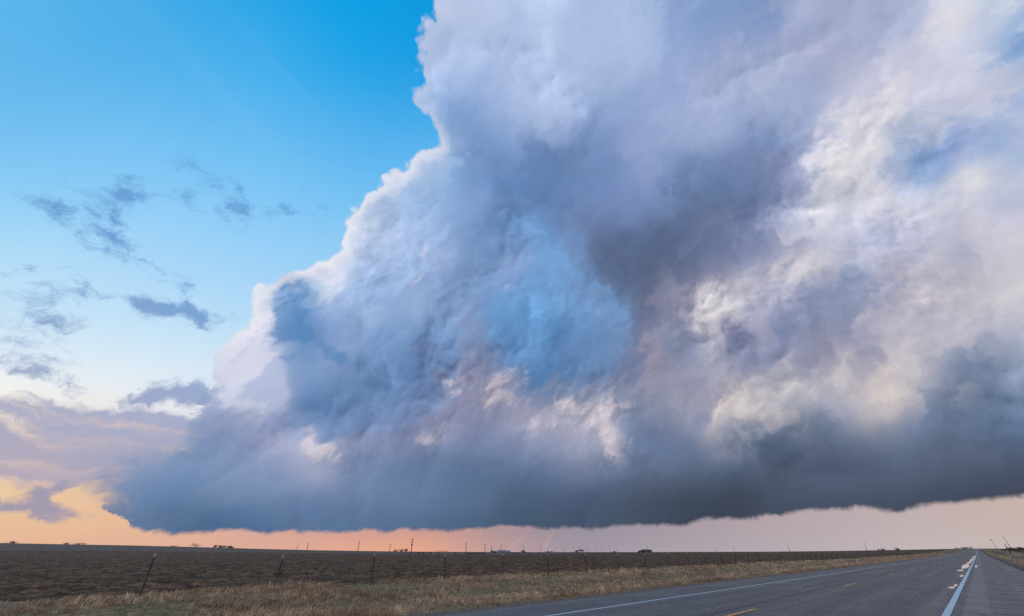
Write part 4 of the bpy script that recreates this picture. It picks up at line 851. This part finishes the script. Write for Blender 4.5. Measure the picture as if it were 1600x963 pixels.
kind(strip('road', ROAD_L, ROAD_R, -60, 6000, 0.05, M_ASPHALT, 14), 'structure')
M_GRAVEL = plain('shoulder_gravel', (0.075, 0.062, 0.056), 0.95, 0.5, 9.0)
M_DARKGRAVEL = plain('dark_shoulder_gravel', (0.040, 0.038, 0.040), 0.95, 0.4, 9.0)
kind(strip('shoulder', ROAD_L - 0.75, ROAD_L + 0.1, -60, 3000, 0.035, M_GRAVEL, 3), 'structure')
kind(strip('shoulder', ROAD_R - 0.1, ROAD_R + 0.9, -60, 3000, 0.035, M_DARKGRAVEL, 3), 'structure')


def paint(name, rgb, worn):
    m, q, b = material(name, 0.55, 0.4)
    tcn = q.node('ShaderNodeTexCoord')
    n = q.noise(tcn.outputs['Object'], 9.0, 6.0, 0.7).outputs[0]
    c = q.mix(q.smooth(n, worn, worn + 0.14), rgb, (0.10, 0.10, 0.105))
    q.put(b.inputs['Base Color'], c)
    return m


M_SKY_WHITE = paint('skylight_tinted_white_paint', (0.28, 0.41, 0.50), 0.60)  # white paint with the blue of the skylight put into its base colour
M_SKY_WHITE2 = paint('worn_skylight_tinted_white_paint', (0.25, 0.34, 0.42), 0.60)  # worn white paint, blue skylight tint likewise in the colour
M_YELLOW = paint('yellow_road_paint', (0.42, 0.21, 0.05), 0.55)
kind(strip('edge_line', -1.29, -1.13, -60, 6000, 0.056, M_SKY_WHITE), 'structure')
kind(strip('edge_line', -8.68, -8.54, -60, 6000, 0.056, M_SKY_WHITE2), 'structure')
for k in range(-3, 16):
    a0 = 12.0 + k * 15.6
    kind(strip('lane_dash', -5.21, -5.09, a0, a0 + 3.2, 0.056, M_YELLOW), 'structure')

m, q, b = material('puddle_water', 0.03, 0.5)
b.inputs['Base Color'].default_value = (0.05, 0.05, 0.055, 1)
b.inputs['IOR'].default_value = 1.6
b.inputs['Coat Weight'].default_value = 1.0
b.inputs['Coat Roughness'].default_value = 0.02
M_WATER = m
for per_, al_, w_, l_ in ((-1.74, 80, 0.30, 12), (-1.74, 60, 0.24, 2.6), (-1.62, 112, 0.22, 9), (-1.70, 101, 0.26, 5), (-1.62, 140, 0.34, 13),
                          (-1.62, 185, 0.36, 18), (-1.50, 31.0, 0.12, 0.9), (-1.42, 33.2, 0.07, 1.3), (-0.80, 79, 0.13, 5), (-1.44, 46.5, 0.10, 2.2), (-1.58, 240, 0.3, 22)):
    n = 28
    ang = np.linspace(0, 2 * PI, n, endpoint=False)
    rad = 0.45 + 1.05 * fbm2(np.cos(ang) * 2.2 + al_, np.sin(ang) * 2.2 + per_ * 9, 3, 5)
    px_, py_ = per_ + np.cos(ang) * rad * w_, al_ + np.sin(ang) * rad * l_
    wx, wy = world_xy(px_, py_)
    zz = rise(wx, wy) + 0.060 - 0.009 * np.abs(px_ + 5.15)
    me = bpy.data.meshes.new('puddle')
    me.from_pydata([tuple(p) for p in np.stack([px_, py_, zz], -1)] + [(per_, al_, float(zz.mean()))], [], [(i, (i + 1) % n, n) for i in range(n)])
    o = link('puddle', me, M_WATER)
    o.rotation_euler = (0, 0, -RA)
    kind(o, 'structure')

# ---------------------------------------------------------------- dry verge grass
def grass_mat():
    m, q, b = material('dry_grass', 0.9, 0.15)
    at = q.node('ShaderNodeAttribute', attribute_name='tint')
    q.put(b.inputs['Base Color'], at.outputs['Color'])
    return m


M_GRASS = grass_mat()


def blades(name, parts):
    per, along, hgt, wid, ld, lean, tint = [np.concatenate([p[i] for p in parts]) for i in range(7)]
    n = len(per)
    x, y = world_xy(per, along)
    z = height(x, y) - 0.02
    th = rng.uniform(0, 2 * PI, n)
    dx, dy = np.cos(th) * wid / 2, np.sin(th) * wid / 2
    lx, ly = np.cos(ld) * lean * hgt, np.sin(ld) * lean * hgt
    base = np.stack([x, y, z], -1)
    side = np.stack([dx, dy, np.zeros(n)], -1)
    drop = np.clip(1.08 - 0.45 * lean ** 2, 0.25, 1)
    midp = base + np.stack([lx * 0.38, ly * 0.38, hgt * 0.62 * (0.5 + 0.5 * drop)], -1)
    tip = base + np.stack([lx, ly, hgt * drop], -1)
    v = np.stack([base - side, base + side, midp - side * 0.8, midp + side * 0.8, tip], 1).reshape(-1, 3)
    b0 = np.arange(n)[:, None] * 5
    f = np.concatenate([b0 + np.array([[0, 1, 3]]), b0 + np.array([[0, 3, 2]]), b0 + np.array([[2, 3, 4]])], 0)
    me = mesh_np(name, v, f)
    ca = me.color_attributes.new('tint', 'FLOAT_COLOR', 'POINT')
    col = np.ones((n, 5, 4), np.float32)
    col[:, :, :3] = tint[:, None, :]
    ca.data.foreach_set('color', col.ravel())
    return kind(link(name, me, M_GRASS), 'stuff')


def sward(tufts, each, per0, per1, al0, al1, wid, hscale, edge):
    """grass in tufts: each tuft has its own height, lean and straw colour; low green growth between them"""
    tp = rng.uniform(per0, per1, tufts)
    ta = rng.uniform(al0, al1, tufts)
    big = fbm2(tp * 0.45, ta * 0.30, 3, 31)
    off = np.abs(tp - edge)
    ditch = np.exp(-((off - 6.0) / 2.2) ** 2)                     # the wet middle of the verge stays short and greener
    keep = rng.uniform(0, 1, tufts) < np.clip((big - 0.30 - 0.05 * ditch) * 4.5, 0.42, 1)
    tp, ta, big, off, ditch = tp[keep], ta[keep], big[keep], off[keep], ditch[keep]
    k = len(tp)
    th_ = (0.16 + 0.40 * np.clip(big - 0.25, 0, 1)) * rng.uniform(0.5, 1.25, k) * hscale * 0.95 * (1 - 0.25 * ditch) * np.clip(off / 0.9, 0.5, 1)
    green = rng.uniform(0, 1, k) < np.clip(ditch * 0.28 + (0.42 - big) * 3, 0.02, 0.7) * (off > 1.3)
    tl = rng.normal(0.75, 0.40, k)
    td = rng.normal(-0.2, 0.9, k)
    mixv = rng.uniform(0, 1, (k, 1))
    straw = (1 - mixv) * np.array([[0.42, 0.335, 0.250]]) + mixv * np.array([[0.19, 0.140, 0.105]])
    rust = (np.clip(1.3 - off / 1.0, 0, 1) * (rng.uniform(0, 1, k) < 0.8))[:, None] * 0.75
    straw = straw * (1 - rust) + np.array([[0.19, 0.095, 0.050]]) * rust
    blotch = fbm2(tp * 0.8 + 40, ta * 0.45, 3, 63)[:, None]
    straw = straw * (0.36 + 1.0 * blotch) * np.array([[1.0, 0.97, 0.95]])
    th_ = th_ * (0.65 + 0.6 * blotch[:, 0])
    gcol = np.array([[0.055, 0.080, 0.030]]) * (0.6 + 0.9 * mixv)
    tc_ = np.where(green[:, None], gcol, straw)
    th_ = np.where(green, th_ * 0.45, th_)
    rep = np.repeat(np.arange(k), each)
    n = len(rep)
    r = np.abs(rng.normal(0, 0.11, n)) * (1 + 0.6 * green[rep])
    a = rng.uniform(0, 2 * PI, n)
    per = np.clip(tp[rep] + r * np.cos(a), min(per0, per1), max(per0, per1))
    along = ta[rep] + r * np.sin(a)
    hgt = th_[rep] * rng.uniform(0.5, 1.2, n)
    lean = np.clip(tl[rep] + rng.normal(0, 0.3, n), -0.3, 1.5)
    ld = td[rep] + rng.normal(0, 0.5, n)
    tint = tc_[rep] * rng.uniform(0.72, 1.25, (n, 1))
    return per, along, hgt, wid * rng.uniform(0.7, 1.4, n), ld, lean, tint


blades('grass', [sward(17000, 22, -25.2, -11.45, -32, 34, 0.016, 1.0, -11.3), sward(9000, 18, -25.2, -11.45, 34, 110, 0.026, 1.0, -11.3),
                 sward(8000, 10, -24.9, -11.45, 110, 420, 0.06, 1.0, -11.3), sward(6000, 4, -24.9, -11.45, 420, 1500, 0.15, 1.2, -11.3)])
blades('grass', [sward(5000, 16, 3.0, 22, 15, 110, 0.026, 0.8, 3.1), sward(6000, 10, 3.0, 24, 110, 420, 0.06, 0.9, 3.1),
                 sward(4000, 4, 3.0, 24, 420, 1500, 0.15, 1.0, 3.1)])

# bare straw-coloured soil of the two verges under the blades
m, q, b = material('verge_soil', 0.95, 0.1)
geo = q.node('ShaderNodeNewGeometry')
n1 = q.noise(geo.outputs['Position'], 0.7, 5.0, 0.65).outputs[0]
n2 = q.noise(geo.outputs['Position'], 4.0, 4.0, 0.65).outputs[0]
c = q.mix(q.smooth(n1, 0.4, 0.62), (0.058, 0.066, 0.034), (0.11, 0.086, 0.058))
c = q.mix(q.m('MULTIPLY', q.smooth(n2, 0.42, 0.6), 0.6), c, (0.19, 0.145, 0.10))
q.put(b.inputs['Base Color'], c)
for p0, p1 in ((-24.6, -11.5), (2.9, 22.0)):
    al = np.concatenate([np.linspace(-60, 200, 200)[:-1], np.geomspace(200, 3000, 80)])
    A_, P_ = np.meshgrid(al, np.linspace(p0, p1, 30), indexing='ij')
    x, y = world_xy(P_.ravel(), A_.ravel())
    z = height(x, y) + 0.03 + 0.10 * (fbm2(P_.ravel() * 0.9, A_.ravel() * 0.9, 3, 31) - 0.5)
    kind(link('verge', mesh_np('verge', np.stack([x, y, z], -1), grid_faces(len(al), 30), True), m), 'structure')

# ---------------------------------------------------------------- fence
FENCE_P, FENCE_S = -24.0, 5.03
fence = empty('wire_fence', (0, 0, 0))
tag(fence, 'long wire fence on slim steel posts between verge grass and ploughed field', 'fence')
M_POST = plain('weathered_steel_post', (0.020, 0.022, 0.020), 0.7, 0.3, 8)
M_CAP = plain('white_post_tip', (0.20, 0.20, 0.17), 0.7, 0.15, 8)
M_WIRE = plain('fence_wire', (0.05, 0.048, 0.046), 0.6, 0.2, 3)
ps = Shape()
ps.box((0, 0, 0.56), (0.010, 0.062, 1.42))
ps.box((0.022, 0, 0.56), (0.036, 0.012, 1.42))
for k in range(16):
    ps.box((-0.010, 0, 0.25 + k * 0.062), (0.014, 0.03, 0.016))
cs = Shape()
cs.box((0, 0, 1.30), (0.012, 0.064, 0.14))
cs.box((0.022, 0, 1.30), (0.038, 0.014, 0.14))
post0, cap0 = None, None
SEEN = {}
tops = []
jit = random.Random(5)
for k in range(-2, 62):
    al = 3.75 + k * FENCE_S * 0.985
    x, y = world_xy(FENCE_P, al)
    if post0 is None:
        post0 = ps.build('post', M_POST, fence)
        cap0 = cs.build('post_tip', M_CAP, post0)
        o = post0
    else:
        o = post0.copy()
        COL.objects.link(o)
        o.parent = fence
        c = cap0.copy()
        COL.objects.link(c)
        c.parent = o
    z = hz(x, y)
    o.location = (x, y, z)
    lean = (jit.uniform(-0.035, 0.035), jit.uniform(-0.05, 0.05))
    o.rotation_euler = (lean[0], lean[1], -RA + PI / 2)
    s = jit.uniform(1.03, 1.10)
    o.scale = (1.2, 1.2, s)
    tops.append((Vector((x, y, z)), o.rotation_euler.to_matrix(), s))
for hw in (0.30, 0.55, 0.80, 1.02, 1.20):
    w = Shape()
    pts = []
    for i, (p, r, s) in enumerate(tops):
        pts.append(p + r @ Vector((0, 0, hw * s)))
        if i < len(tops) - 1:
            p2, r2_, s2 = tops[i + 1]
            pts.append((pts[-1] + p2 + r2_ @ Vector((0, 0, hw * s2))) / 2 - Vector((0, 0, 0.02)))
    w.tube(pts, [0.0028] * len(pts), 5)
    w.build('wire', M_WIRE, fence)

# ---------------------------------------------------------------- utility poles
M_WOOD = plain('pole_timber', (0.060, 0.042, 0.032), 0.85, 0.3, 1.5)
M_METAL = plain('transformer_steel', (0.075, 0.072, 0.072), 0.6, 0.2, 2)
M_GLASS = plain('insulator_porcelain', (0.11, 0.085, 0.075), 0.4, 0.15, 4)
M_LEAF = plain('tree_foliage', (0.085, 0.080, 0.072), 0.9, 0.4, 1.5)
M_TWIG = plain('bare_branches', (0.10, 0.085, 0.078), 0.9, 0.3, 2)
PIX = 640.0
PITCH = R(30.8)


def sight(px, py):
    """azimuth and slope of a point of the skyline, given as marks on a survey plate 1600 wide"""
    X, Y = (px - 800.0) / PIX, (481.5 - py) / PIX
    h, v = math.cos(PITCH) - Y * math.sin(PITCH), math.sin(PITCH) + Y * math.cos(PITCH)
    return math.atan2(X, h), v / math.hypot(X, h)


def place(px, d):
    a, _ = sight(px, 862)
    x, y = d * math.sin(a), d * math.cos(a)
    return x, y, hz(x, y)


def distance_for(px, top, tall, lo=60.0, hi=4000.0):
    """how far a thing of a known height stands when its top reaches this line"""
    for _ in range(50):
        mid_ = (lo + hi) / 2
        a, s = sight(px, top)
        x, y = mid_ * math.sin(a), mid_ * math.cos(a)
        e = (hz(x, y) + tall - CAM_H) / mid_
        if e > s:
            lo = mid_
        else:
            hi = mid_
    return (lo + hi) / 2


PROTO = {}


def pole(arms, drum, tall, thick):
    key = (arms, drum, tall, thick)
    if key in PROTO:
        src = PROTO[key]
        r = src.copy()
        COL.objects.link(r)
        for ch in src.children:
            c = ch.copy()
            COL.objects.link(c)
            c.parent = r
            for g in ch.children:
                d = g.copy()
                COL.objects.link(d)
                d.parent = c
        return r
    r = empty('utility_pole', (0, 0, 0))
    s = Shape()
    s.tube([(0, 0, -0.5), (0, 0, tall * 0.5), (0, 0, tall)], [0.30 * thick, 0.25 * thick, 0.19 * thick], 10)
    s.build('shaft', M_WOOD, r, True)
    for k in range(arms):
        z = tall - 0.35 - k * 2.3
        s = Shape()
        s.box((0, -0.20, z), (2.9, 0.18, 0.24))
        for e in (-1, 1):
            s.tube([(e * 0.85, -0.2, z - 0.05), (0, -0.2, z - 0.8)], [0.03, 0.03], 5)
        arm = s.build('crossarm', M_WOOD, r)
        for xo in (-1.3, -0.55, 0.55, 1.3):
            g = Shape()
            g.tube([(xo, -0.16, z + 0.08), (xo, -0.16, z + 0.2), (xo, -0.16, z + 0.34)], [0.05, 0.09, 0.05], 8)
            g.build('insulator', M_GLASS, arm, True)
    if drum:
        for e in ((-0.5, 0.5) if drum == 2 else (0.45,)):
            s = Shape()
            s.tube([(e, -0.25, tall - 5.2), (e, -0.25, tall - 5.1), (e, -0.25, tall - 4.2), (e, -0.25, tall - 4.1)], [0.2, 0.28, 0.28, 0.2], 12)
            s.build('transformer', M_METAL, r, True)
    PROTO[key] = r
    return r


POLES = [   # azimuth mark, top line, arms, drums, height, lean, label
    (463, 851.2, 1, 0, 10, 0, 'thin pale utility pole, leftmost on the skyline, just left of a pole with a drum'),
    (479, 848.8, 1, 1, 10, 0, 'utility pole with one arm and a drum, second from left on the skyline'),
    (558.5, 845.0, 0, 0, 12, 0.06, 'tall bare leaning pole without any crossarm, over the left part of the field'),
    (608.5, 850.5, 1, 0, 10, 0, 'slim utility pole standing between the bare leaning pole and the three tier pole'),
    (642.5, 842.0, 2, 2, 12, 0, 'tallest utility pole with stacked arms and two drums, against the orange glow'),
    (728, 848.0, 1, 0, 11, 0, 'utility pole with one arm rising behind the herd of cattle'),
    (757.5, 850.5, 1, 1, 11, 0, 'utility pole with arm and drum, just left of the pale barns'),
    (768, 853.5, 1, 0, 9, 0, 'short thin utility pole at the left end of the pale barns'),
    (783, 851.0, 1, 0, 11, 0, 'utility pole with one arm rising right behind the blue roofed barn'),
    (817.5, 851.8, 1, 0, 11, 0, 'utility pole over a round tree, first one right of the barns'),
    (845.5, 853.2, 1, 0, 11, 0, 'utility pole next to the right hand light ray, second one right of the barns'),
    (868.5, 856.5, 1, 0, 9, 0, 'low faint utility pole, third one right of the barns'),
    (880.5, 854.6, 1, 0, 11, 0, 'dark straight utility pole, fourth one right of the barns'),
    (896.8, 855.2, 1, 0, 11, 0, 'faint utility pole just left of the twin small trees'),
    (906, 854.2, 1, 0, 11, 0, 'utility pole rising out of the twin small trees'),
    (919, 855.8, 1, 0, 11, 0, 'utility pole, first one right of the twin small trees'),
    (931.2, 856.2, 1, 0, 11, 0, 'utility pole, second one right of the twin small trees'),
    (942, 856.4, 1, 0, 11, 0, 'utility pole, third one right of the twin small trees'),
    (953.8, 856.8, 1, 0, 11, 0, 'utility pole, fourth one right of the twin small trees'),
    (963.5, 857.4, 1, 0, 11, 0, 'tiny distant utility pole, last before the dark tree clump'),
    (1012, 853.2, 1, 0, 11, 0, 'faint utility pole rising behind the dark tree clump'),
    (1119, 852.6, 0, 0, 11, -0.02, 'dark bare pole, first one right of the dark tree clump'),
    (1148, 853.4, 0, 0, 11, -0.02, 'thin bare pole, second one right of the dark tree clump'),
    (1234, 851.0, 0, 0, 11, -0.05, 'bare pole standing alone above the middle of the long fence'),
    (1355.5, 849.0, 1, 0, 11, -0.03, 'leaning utility pole just left of the two round bushes'),
    (1560, 842.5, 1, 0, 11, -0.10, 'leaning utility pole right of the road with a small head'),
    (1583, 838.0, 0, 0, 12, -0.10, 'tall bare leaning pole above the dark bushes right of the road'),
    (1577.5, 849.5, 0, 0, 5, -0.08, 'short thick leaning stump of a pole beside the dark bushes'),
]
for px_, top, arms, drum, tall, lean, label in POLES:
    d = distance_for(px_, top, tall)
    o = pole(arms, drum, tall, 1.35 if px_ < 800 else 1.0 if px_ < 1400 else 0.75)
    o.name = 'utility_pole'
    o.location = place(px_, d)
    a, _ = sight(px_, 862)
    o.rotation_euler = (0, lean, -a + random.uniform(-0.35, 0.35))
    tag(o, label, 'utility pole', 'utility poles along the skyline')


# ---------------------------------------------------------------- trees on the skyline
def tree(px_, base_d, wide, tall, leafy, label, cat='tree', name='tree', group=None, skew=0.0, n=260):
    x, y, z = place(px_, base_d)
    r = empty(name, (x, y, z), random.uniform(0, 6))
    tag(r, label, cat, group)
    s = Shape()
    th = tall * (0.38 if leafy else 0.45)
    s.tube([(0, 0, -0.3), (skew * th * 0.4, 0, th * 0.6), (skew * th, 0, th * 1.2)], [tall * 0.045, tall * 0.03, tall * 0.018], 6)
    for k in range(7):
        a = random.uniform(0, 2 * PI)
        e = Vector((math.cos(a) * wide * 0.36 + skew * tall * 0.6, math.sin(a) * wide * 0.36, tall * random.uniform(0.55, 0.9)))
        s.tube([(skew * th * 0.5, 0, th * random.uniform(0.5, 1.0)), e * 0.6 + Vector((0, 0, th * 0.35)), e], [tall * 0.018, tall * 0.012, tall * 0.004], 5)
    s.build('trunk', M_TWIG, r)
    c = Shape()
    lobes_ = [(Vector((random.gauss(0, 0.20) * wide, random.gauss(0, 0.20) * wide, tall * random.uniform(0.26, 0.80))), random.uniform(0.15, 0.27)) for _ in range(10)]
    for k in range(n):
        ctr, rad = random.choice(lobes_)
        v = Vector((random.gauss(0, 1), random.gauss(0, 1), random.gauss(0, 0.8))).normalized() * (random.uniform(0.3, 1.0) ** 0.5)
        p = ctr + Vector((v.x * rad * wide, v.y * rad * wide, v.z * rad * tall * 0.8)) + Vector((skew * ctr.z * 0.8, 0, 0))
        if p.z < tall * 0.12:
            continue
        sz = tall * random.uniform(0.045, 0.09) * (1.0 if leafy else 0.55)
        m3 = Euler((random.uniform(0, 6), random.uniform(0, 6), random.uniform(0, 6))).to_matrix()
        c.add([p + m3 @ Vector(w) * sz for w in ((-1, -0.6, 0), (1, -0.6, 0.2), (1.2, 0.6, 0), (-0.8, 0.7, 0.2))], [(0, 1, 2, 3)])
    c.build('crown', M_LEAF if leafy else M_TWIG, r)
    return r


def mass(px_, d, wide_px, tall_px, leafy, label, **k):
    """a tree by its size on the 1600 plate"""
    per_px = d / 745.0
    return tree(px_, d, wide_px * per_px * 0.95, tall_px * d / 867.0 * 0.82, leafy, label, **k)


mass(10, 1500, 9, 4.5, True, 'low dark shrub at the far left end of the ridge', cat='shrub', name='shrub')
mass(98, 1400, 6, 4, True, 'tiny round shrub alone on the ridge, left of a wider shrub', cat='shrub', name='shrub')
mass(117, 1300, 13, 4, True, 'wide flat shrub on the ridge beside a tiny round shrub', cat='shrub', name='shrub')
mass(268, 1300, 10, 3, True, 'low rounded bush on the ridge left of the windswept tree', cat='bush', name='bush')
mass(303, 900, 13, 8, False, 'windswept bare tree leaning right on the left ridge', skew=0.5)
for px_, w_, t_, lb in ((334, 8, 6, 'first tree at the left end of the small grove on the ridge'), (342, 8, 6.5, 'second tree from left in the small grove on the ridge'),
                        (349, 7, 5.5, 'middle tree of the small grove on the ridge'), (355, 8, 6.5, 'dark thick tree at the right end of the small grove on the ridge'),
                        (361, 4, 4, 'tiny sapling just right of the small grove on the ridge')):
    mass(px_, 1100, w_, t_, True, lb, group='trees of the small ridge grove')
for px_, w_, t_, lb in ((618, 9, 5, 'leftmost tree of the low grove left of the tallest pole'), (627, 9, 6, 'middle tree of the low grove left of the tallest pole'),
                        (634, 8, 6.5, 'rightmost tree of the low grove left of the tallest pole')):
    mass(px_, 1300, w_, t_, True, lb, group='trees of the low central grove')
mass(690, 1500, 22, 4, True, 'very wide low tree mound on the horizon right of the tallest pole')
mass(768.5, 820, 5, 6, True, 'small dark tree at the left end of the barns')
mass(817.5, 780, 7, 7, True, 'small round tree at the foot of the pole right of the barns')
mass(856, 1300, 7, 4, True, 'low bush between the two poles right of the barns', cat='bush', name='bush')
mass(862, 1300, 5, 3.5, True, 'tiny bush, right neighbour of another low bush near the poles', cat='bush', name='bush')
mass(901, 1200, 6, 5.5, True, 'left one of the twin small trees on the horizon')
mass(908, 1200, 9, 7, True, 'right and larger one of the twin small trees on the horizon')
mass(960, 1300, 6, 4, True, 'low bush near the last tiny pole before the tree clump', cat='bush', name='bush')
for px_, w_, t_, lb in ((1000, 10, 6, 'low left tree of the dark clump on the horizon'), (1006, 11, 7.5, 'middle tree of the dark clump on the horizon'),
                        (1013, 14, 8.5, 'tallest spreading tree at the right of the dark clump')):
    mass(px_, 700, w_, t_, True, lb, group='trees of the dark clump', n=420)
mass(1379.5, 620, 8, 7, False, 'left one of the two round bare bushes behind the field', cat='bush', name='bush', n=420)
mass(1403.5, 620, 8, 7, False, 'right one of the two round bare bushes behind the field', cat='bush', name='bush', n=420)
for px_, w_, t_, lb in ((1497, 8, 2.5, 'low bush left of the far end of the road'), (1506, 9, 3.2, 'low tree at the far end of the road, left of another'),
                        (1515, 10, 3.6, 'larger low tree right where the road meets the horizon')):
    mass(px_, 1500, w_, t_, True, lb, group='low growth at the end of the road')
for px_, w_, t_, lb in ((1571, 4, 4.5, 'small lone bush left of the short pole stump'), (1580, 7, 6.5, 'round bush just right of the short pole stump'),
                        (1587, 8, 6, 'bush at the foot of the tall leaning pole'), (1595.5, 9, 7, 'rightmost round bush beyond the green crop field'),
                        (1603, 9, 6, 'bush cut by the right edge of the picture')):
    mass(px_, 560, w_, t_, True, lb, cat='bush', name='bush', group='bushes beyond the green crop')

# ---------------------------------------------------------------- barns
M_WALL = plain('barn_wall', (0.10, 0.115, 0.16), 0.7, 0.15, 0.4)
M_ROOFB = plain('blue_metal_roof', (0.17, 0.19, 0.26), 0.5, 0.1, 0.3)
M_DARKWALL = plain('dark_barn_wall', (0.035, 0.038, 0.055), 0.8, 0.2, 0.4)
M_DOOR = plain('barn_door', (0.03, 0.03, 0.035), 0.7, 0.2, 1)


def barn(px_, d, wide, deep, eave, ridge, wall, roof, label):
    x, y, z = place(px_, d)
    a, _ = sight(px_, 862)
    r = empty('barn', (x, y, z), -a + 0.12)
    tag(r, label, 'barn', 'farm buildings on the horizon')
    s = Shape()
    w2, d2 = wide / 2, deep / 2
    s.add([(-w2, -d2, -1), (w2, -d2, -1), (w2, d2, -1), (-w2, d2, -1), (-w2, -d2, eave), (w2, -d2, eave), (w2, d2, eave), (-w2, d2, eave), (-w2, 0, ridge), (w2, 0, ridge)],
          [(0, 1, 5, 4), (2, 3, 7, 6), (1, 2, 6, 9, 5), (3, 0, 4, 8, 7)])
    s.build('wall', wall, r)
    s = Shape()
    o_, t_ = 0.4, 0.15
    for sg in (-1, 1):
        e = [(-w2 - o_, sg * (d2 + o_), eave - 0.25), (w2 + o_, sg * (d2 + o_), eave - 0.25), (w2 + o_, 0, ridge + 0.02), (-w2 - o_, 0, ridge + 0.02)]
        vs = e + [(p[0], p[1], p[2] + t_) for p in e]
        s.add(vs, [(0, 1, 2, 3), (7, 6, 5, 4), (0, 4, 5, 1), (2, 6, 7, 3), (1, 5, 6, 2), (3, 7, 4, 0)])
    s.build('roof', roof, r)
    s = Shape()
    s.box((wide * 0.2, -d2 - 0.05, eave * 0.38), (min(4, wide * 0.2), 0.08, eave * 0.76))
    s.build('door', M_DOOR, r)


barn(773, 900, 8, 7, 2.4, 3.6, M_DARKWALL, M_ROOFB, 'small dark barn with pale roof at the left of the farm buildings')
barn(784, 880, 15, 9, 3.0, 5.0, M_WALL, M_ROOFB, 'long barn with pale blue roof, largest of the farm buildings')
barn(793.5, 900, 9, 8, 2.4, 4.0, M_WALL, M_ROOFB, 'low barn joined to the right of the long blue roofed barn')

# ---------------------------------------------------------------- cattle
def cow_mesh():
    me = bpy.data.meshes.new('cow')
    V = [(0.0, 0, 1.05), (0.55, 0, 1.08), (-0.55, 0, 1.10), (0.85, 0, 1.20), (1.15, 0, 1.05), (1.42, 0, 0.86),
         (0.58, 0.2, 0.78), (0.60, 0.2, 0.38), (0.58, 0.2, 0.0), (0.58, -0.2, 0.78), (0.52, -0.2, 0.38), (0.55, -0.2, 0.0),
         (-0.62, 0.2, 0.80), (-0.70, 0.2, 0.45), (-0.62, 0.2, 0.0), (-0.62, -0.2, 0.80), (-0.66, -0.2, 0.45), (-0.58, -0.2, 0.0),
         (-0.84, 0, 1.10), (-0.90, 0, 0.62), (1.10, 0.16, 1.18), (1.10, -0.16, 1.18)]
    E_ = [(0, 1), (0, 2), (1, 3), (3, 4), (4, 5), (1, 6), (6, 7), (7, 8), (1, 9), (9, 10), (10, 11), (2, 12), (12, 13), (13, 14), (2, 15), (15, 16), (16, 17), (2, 18), (18, 19), (4, 20), (4, 21)]
    RD = [.36, .33, .32, .20, .16, .10, .13, .07, .06, .13, .07, .06, .16, .08, .06, .16, .08, .06, .05, .025, .04, .04]
    me.from_pydata(V, E_, [])
    o = bpy.data.objects.new('cow', me)
    COL.objects.link(o)
    md = o.modifiers.new('skin', 'SKIN')
    o.modifiers.new('sub', 'SUBSURF').levels = 1
    for i, rr_ in enumerate(RD):
        me.skin_vertices[0].data[i].radius = (rr_, rr_)
    me.skin_vertices[0].data[0].use_root = True
    bpy.context.view_layer.update()
    dg = bpy.context.evaluated_depsgraph_get()
    out = bpy.data.meshes.new_from_object(o.evaluated_get(dg))
    bpy.data.objects.remove(o)
    out.name = 'cow'
    return out


try:
    COW = cow_mesh()
except Exception:
    COW = None
M_COW = plain('black_hide', (0.012, 0.011, 0.011), 0.7, 0.2, 2)
M_COW2 = plain('pale_hide', (0.13, 0.12, 0.11), 0.8, 0.2, 2)
COW.materials.append(M_COW)
COW2 = COW.copy()
COW2.materials.clear()
COW2.materials.append(M_COW2)
herd = [(655, 340), (661.3, 345), (673, 340), (678, 335), (685.5, 335), (711.5, 345), (731, 340), (735, 352), (738.5, 338), (742, 346), (745.5, 338), (748, 350), (752.5, 345), (757.5, 345),
        (798, 420), (801, 428), (804, 418), (808, 424), (811.5, 420), (820, 415), (824, 420), (828, 416), (843, 420)]
for i, (px_, d) in enumerate(herd):
    o = link('cow', COW2 if px_ == 678 else COW)
    x, y, z = place(px_, d)
    o.location = (x, y, z)
    a, _ = sight(px_, 862)
    o.rotation_euler = (0, 0, -a + random.choice((0, PI)) + random.uniform(-0.5, 0.5))
    o.scale = (0.85, 0.85, 0.95)
    if px_ == 678:
        lb = 'pale cow, the only light one in the herd left of the barns'
    elif px_ < 700:
        lb = 'black cow in the spaced out row right of the tallest pole'
    elif px_ < 715:
        lb = 'lone black cow between the spaced out row and the packed herd'
    elif px_ < 750:
        lb = 'black cow in the tightly packed herd at the foot of a pole'
    elif px_ < 760:
        lb = 'black cow just right of the tightly packed herd'
    elif px_ < 815:
        lb = 'black cow in the group below the right end of the barns'
    elif px_ < 840:
        lb = 'black cow in the group under the round tree right of the barns'
    else:
        lb = 'last black cow on the right, apart from the herd'
    gp = 'black cattle: ' + lb[:60] if px_ not in (678, 711.5, 843) else None
    tag(o, lb, 'cow', gp)
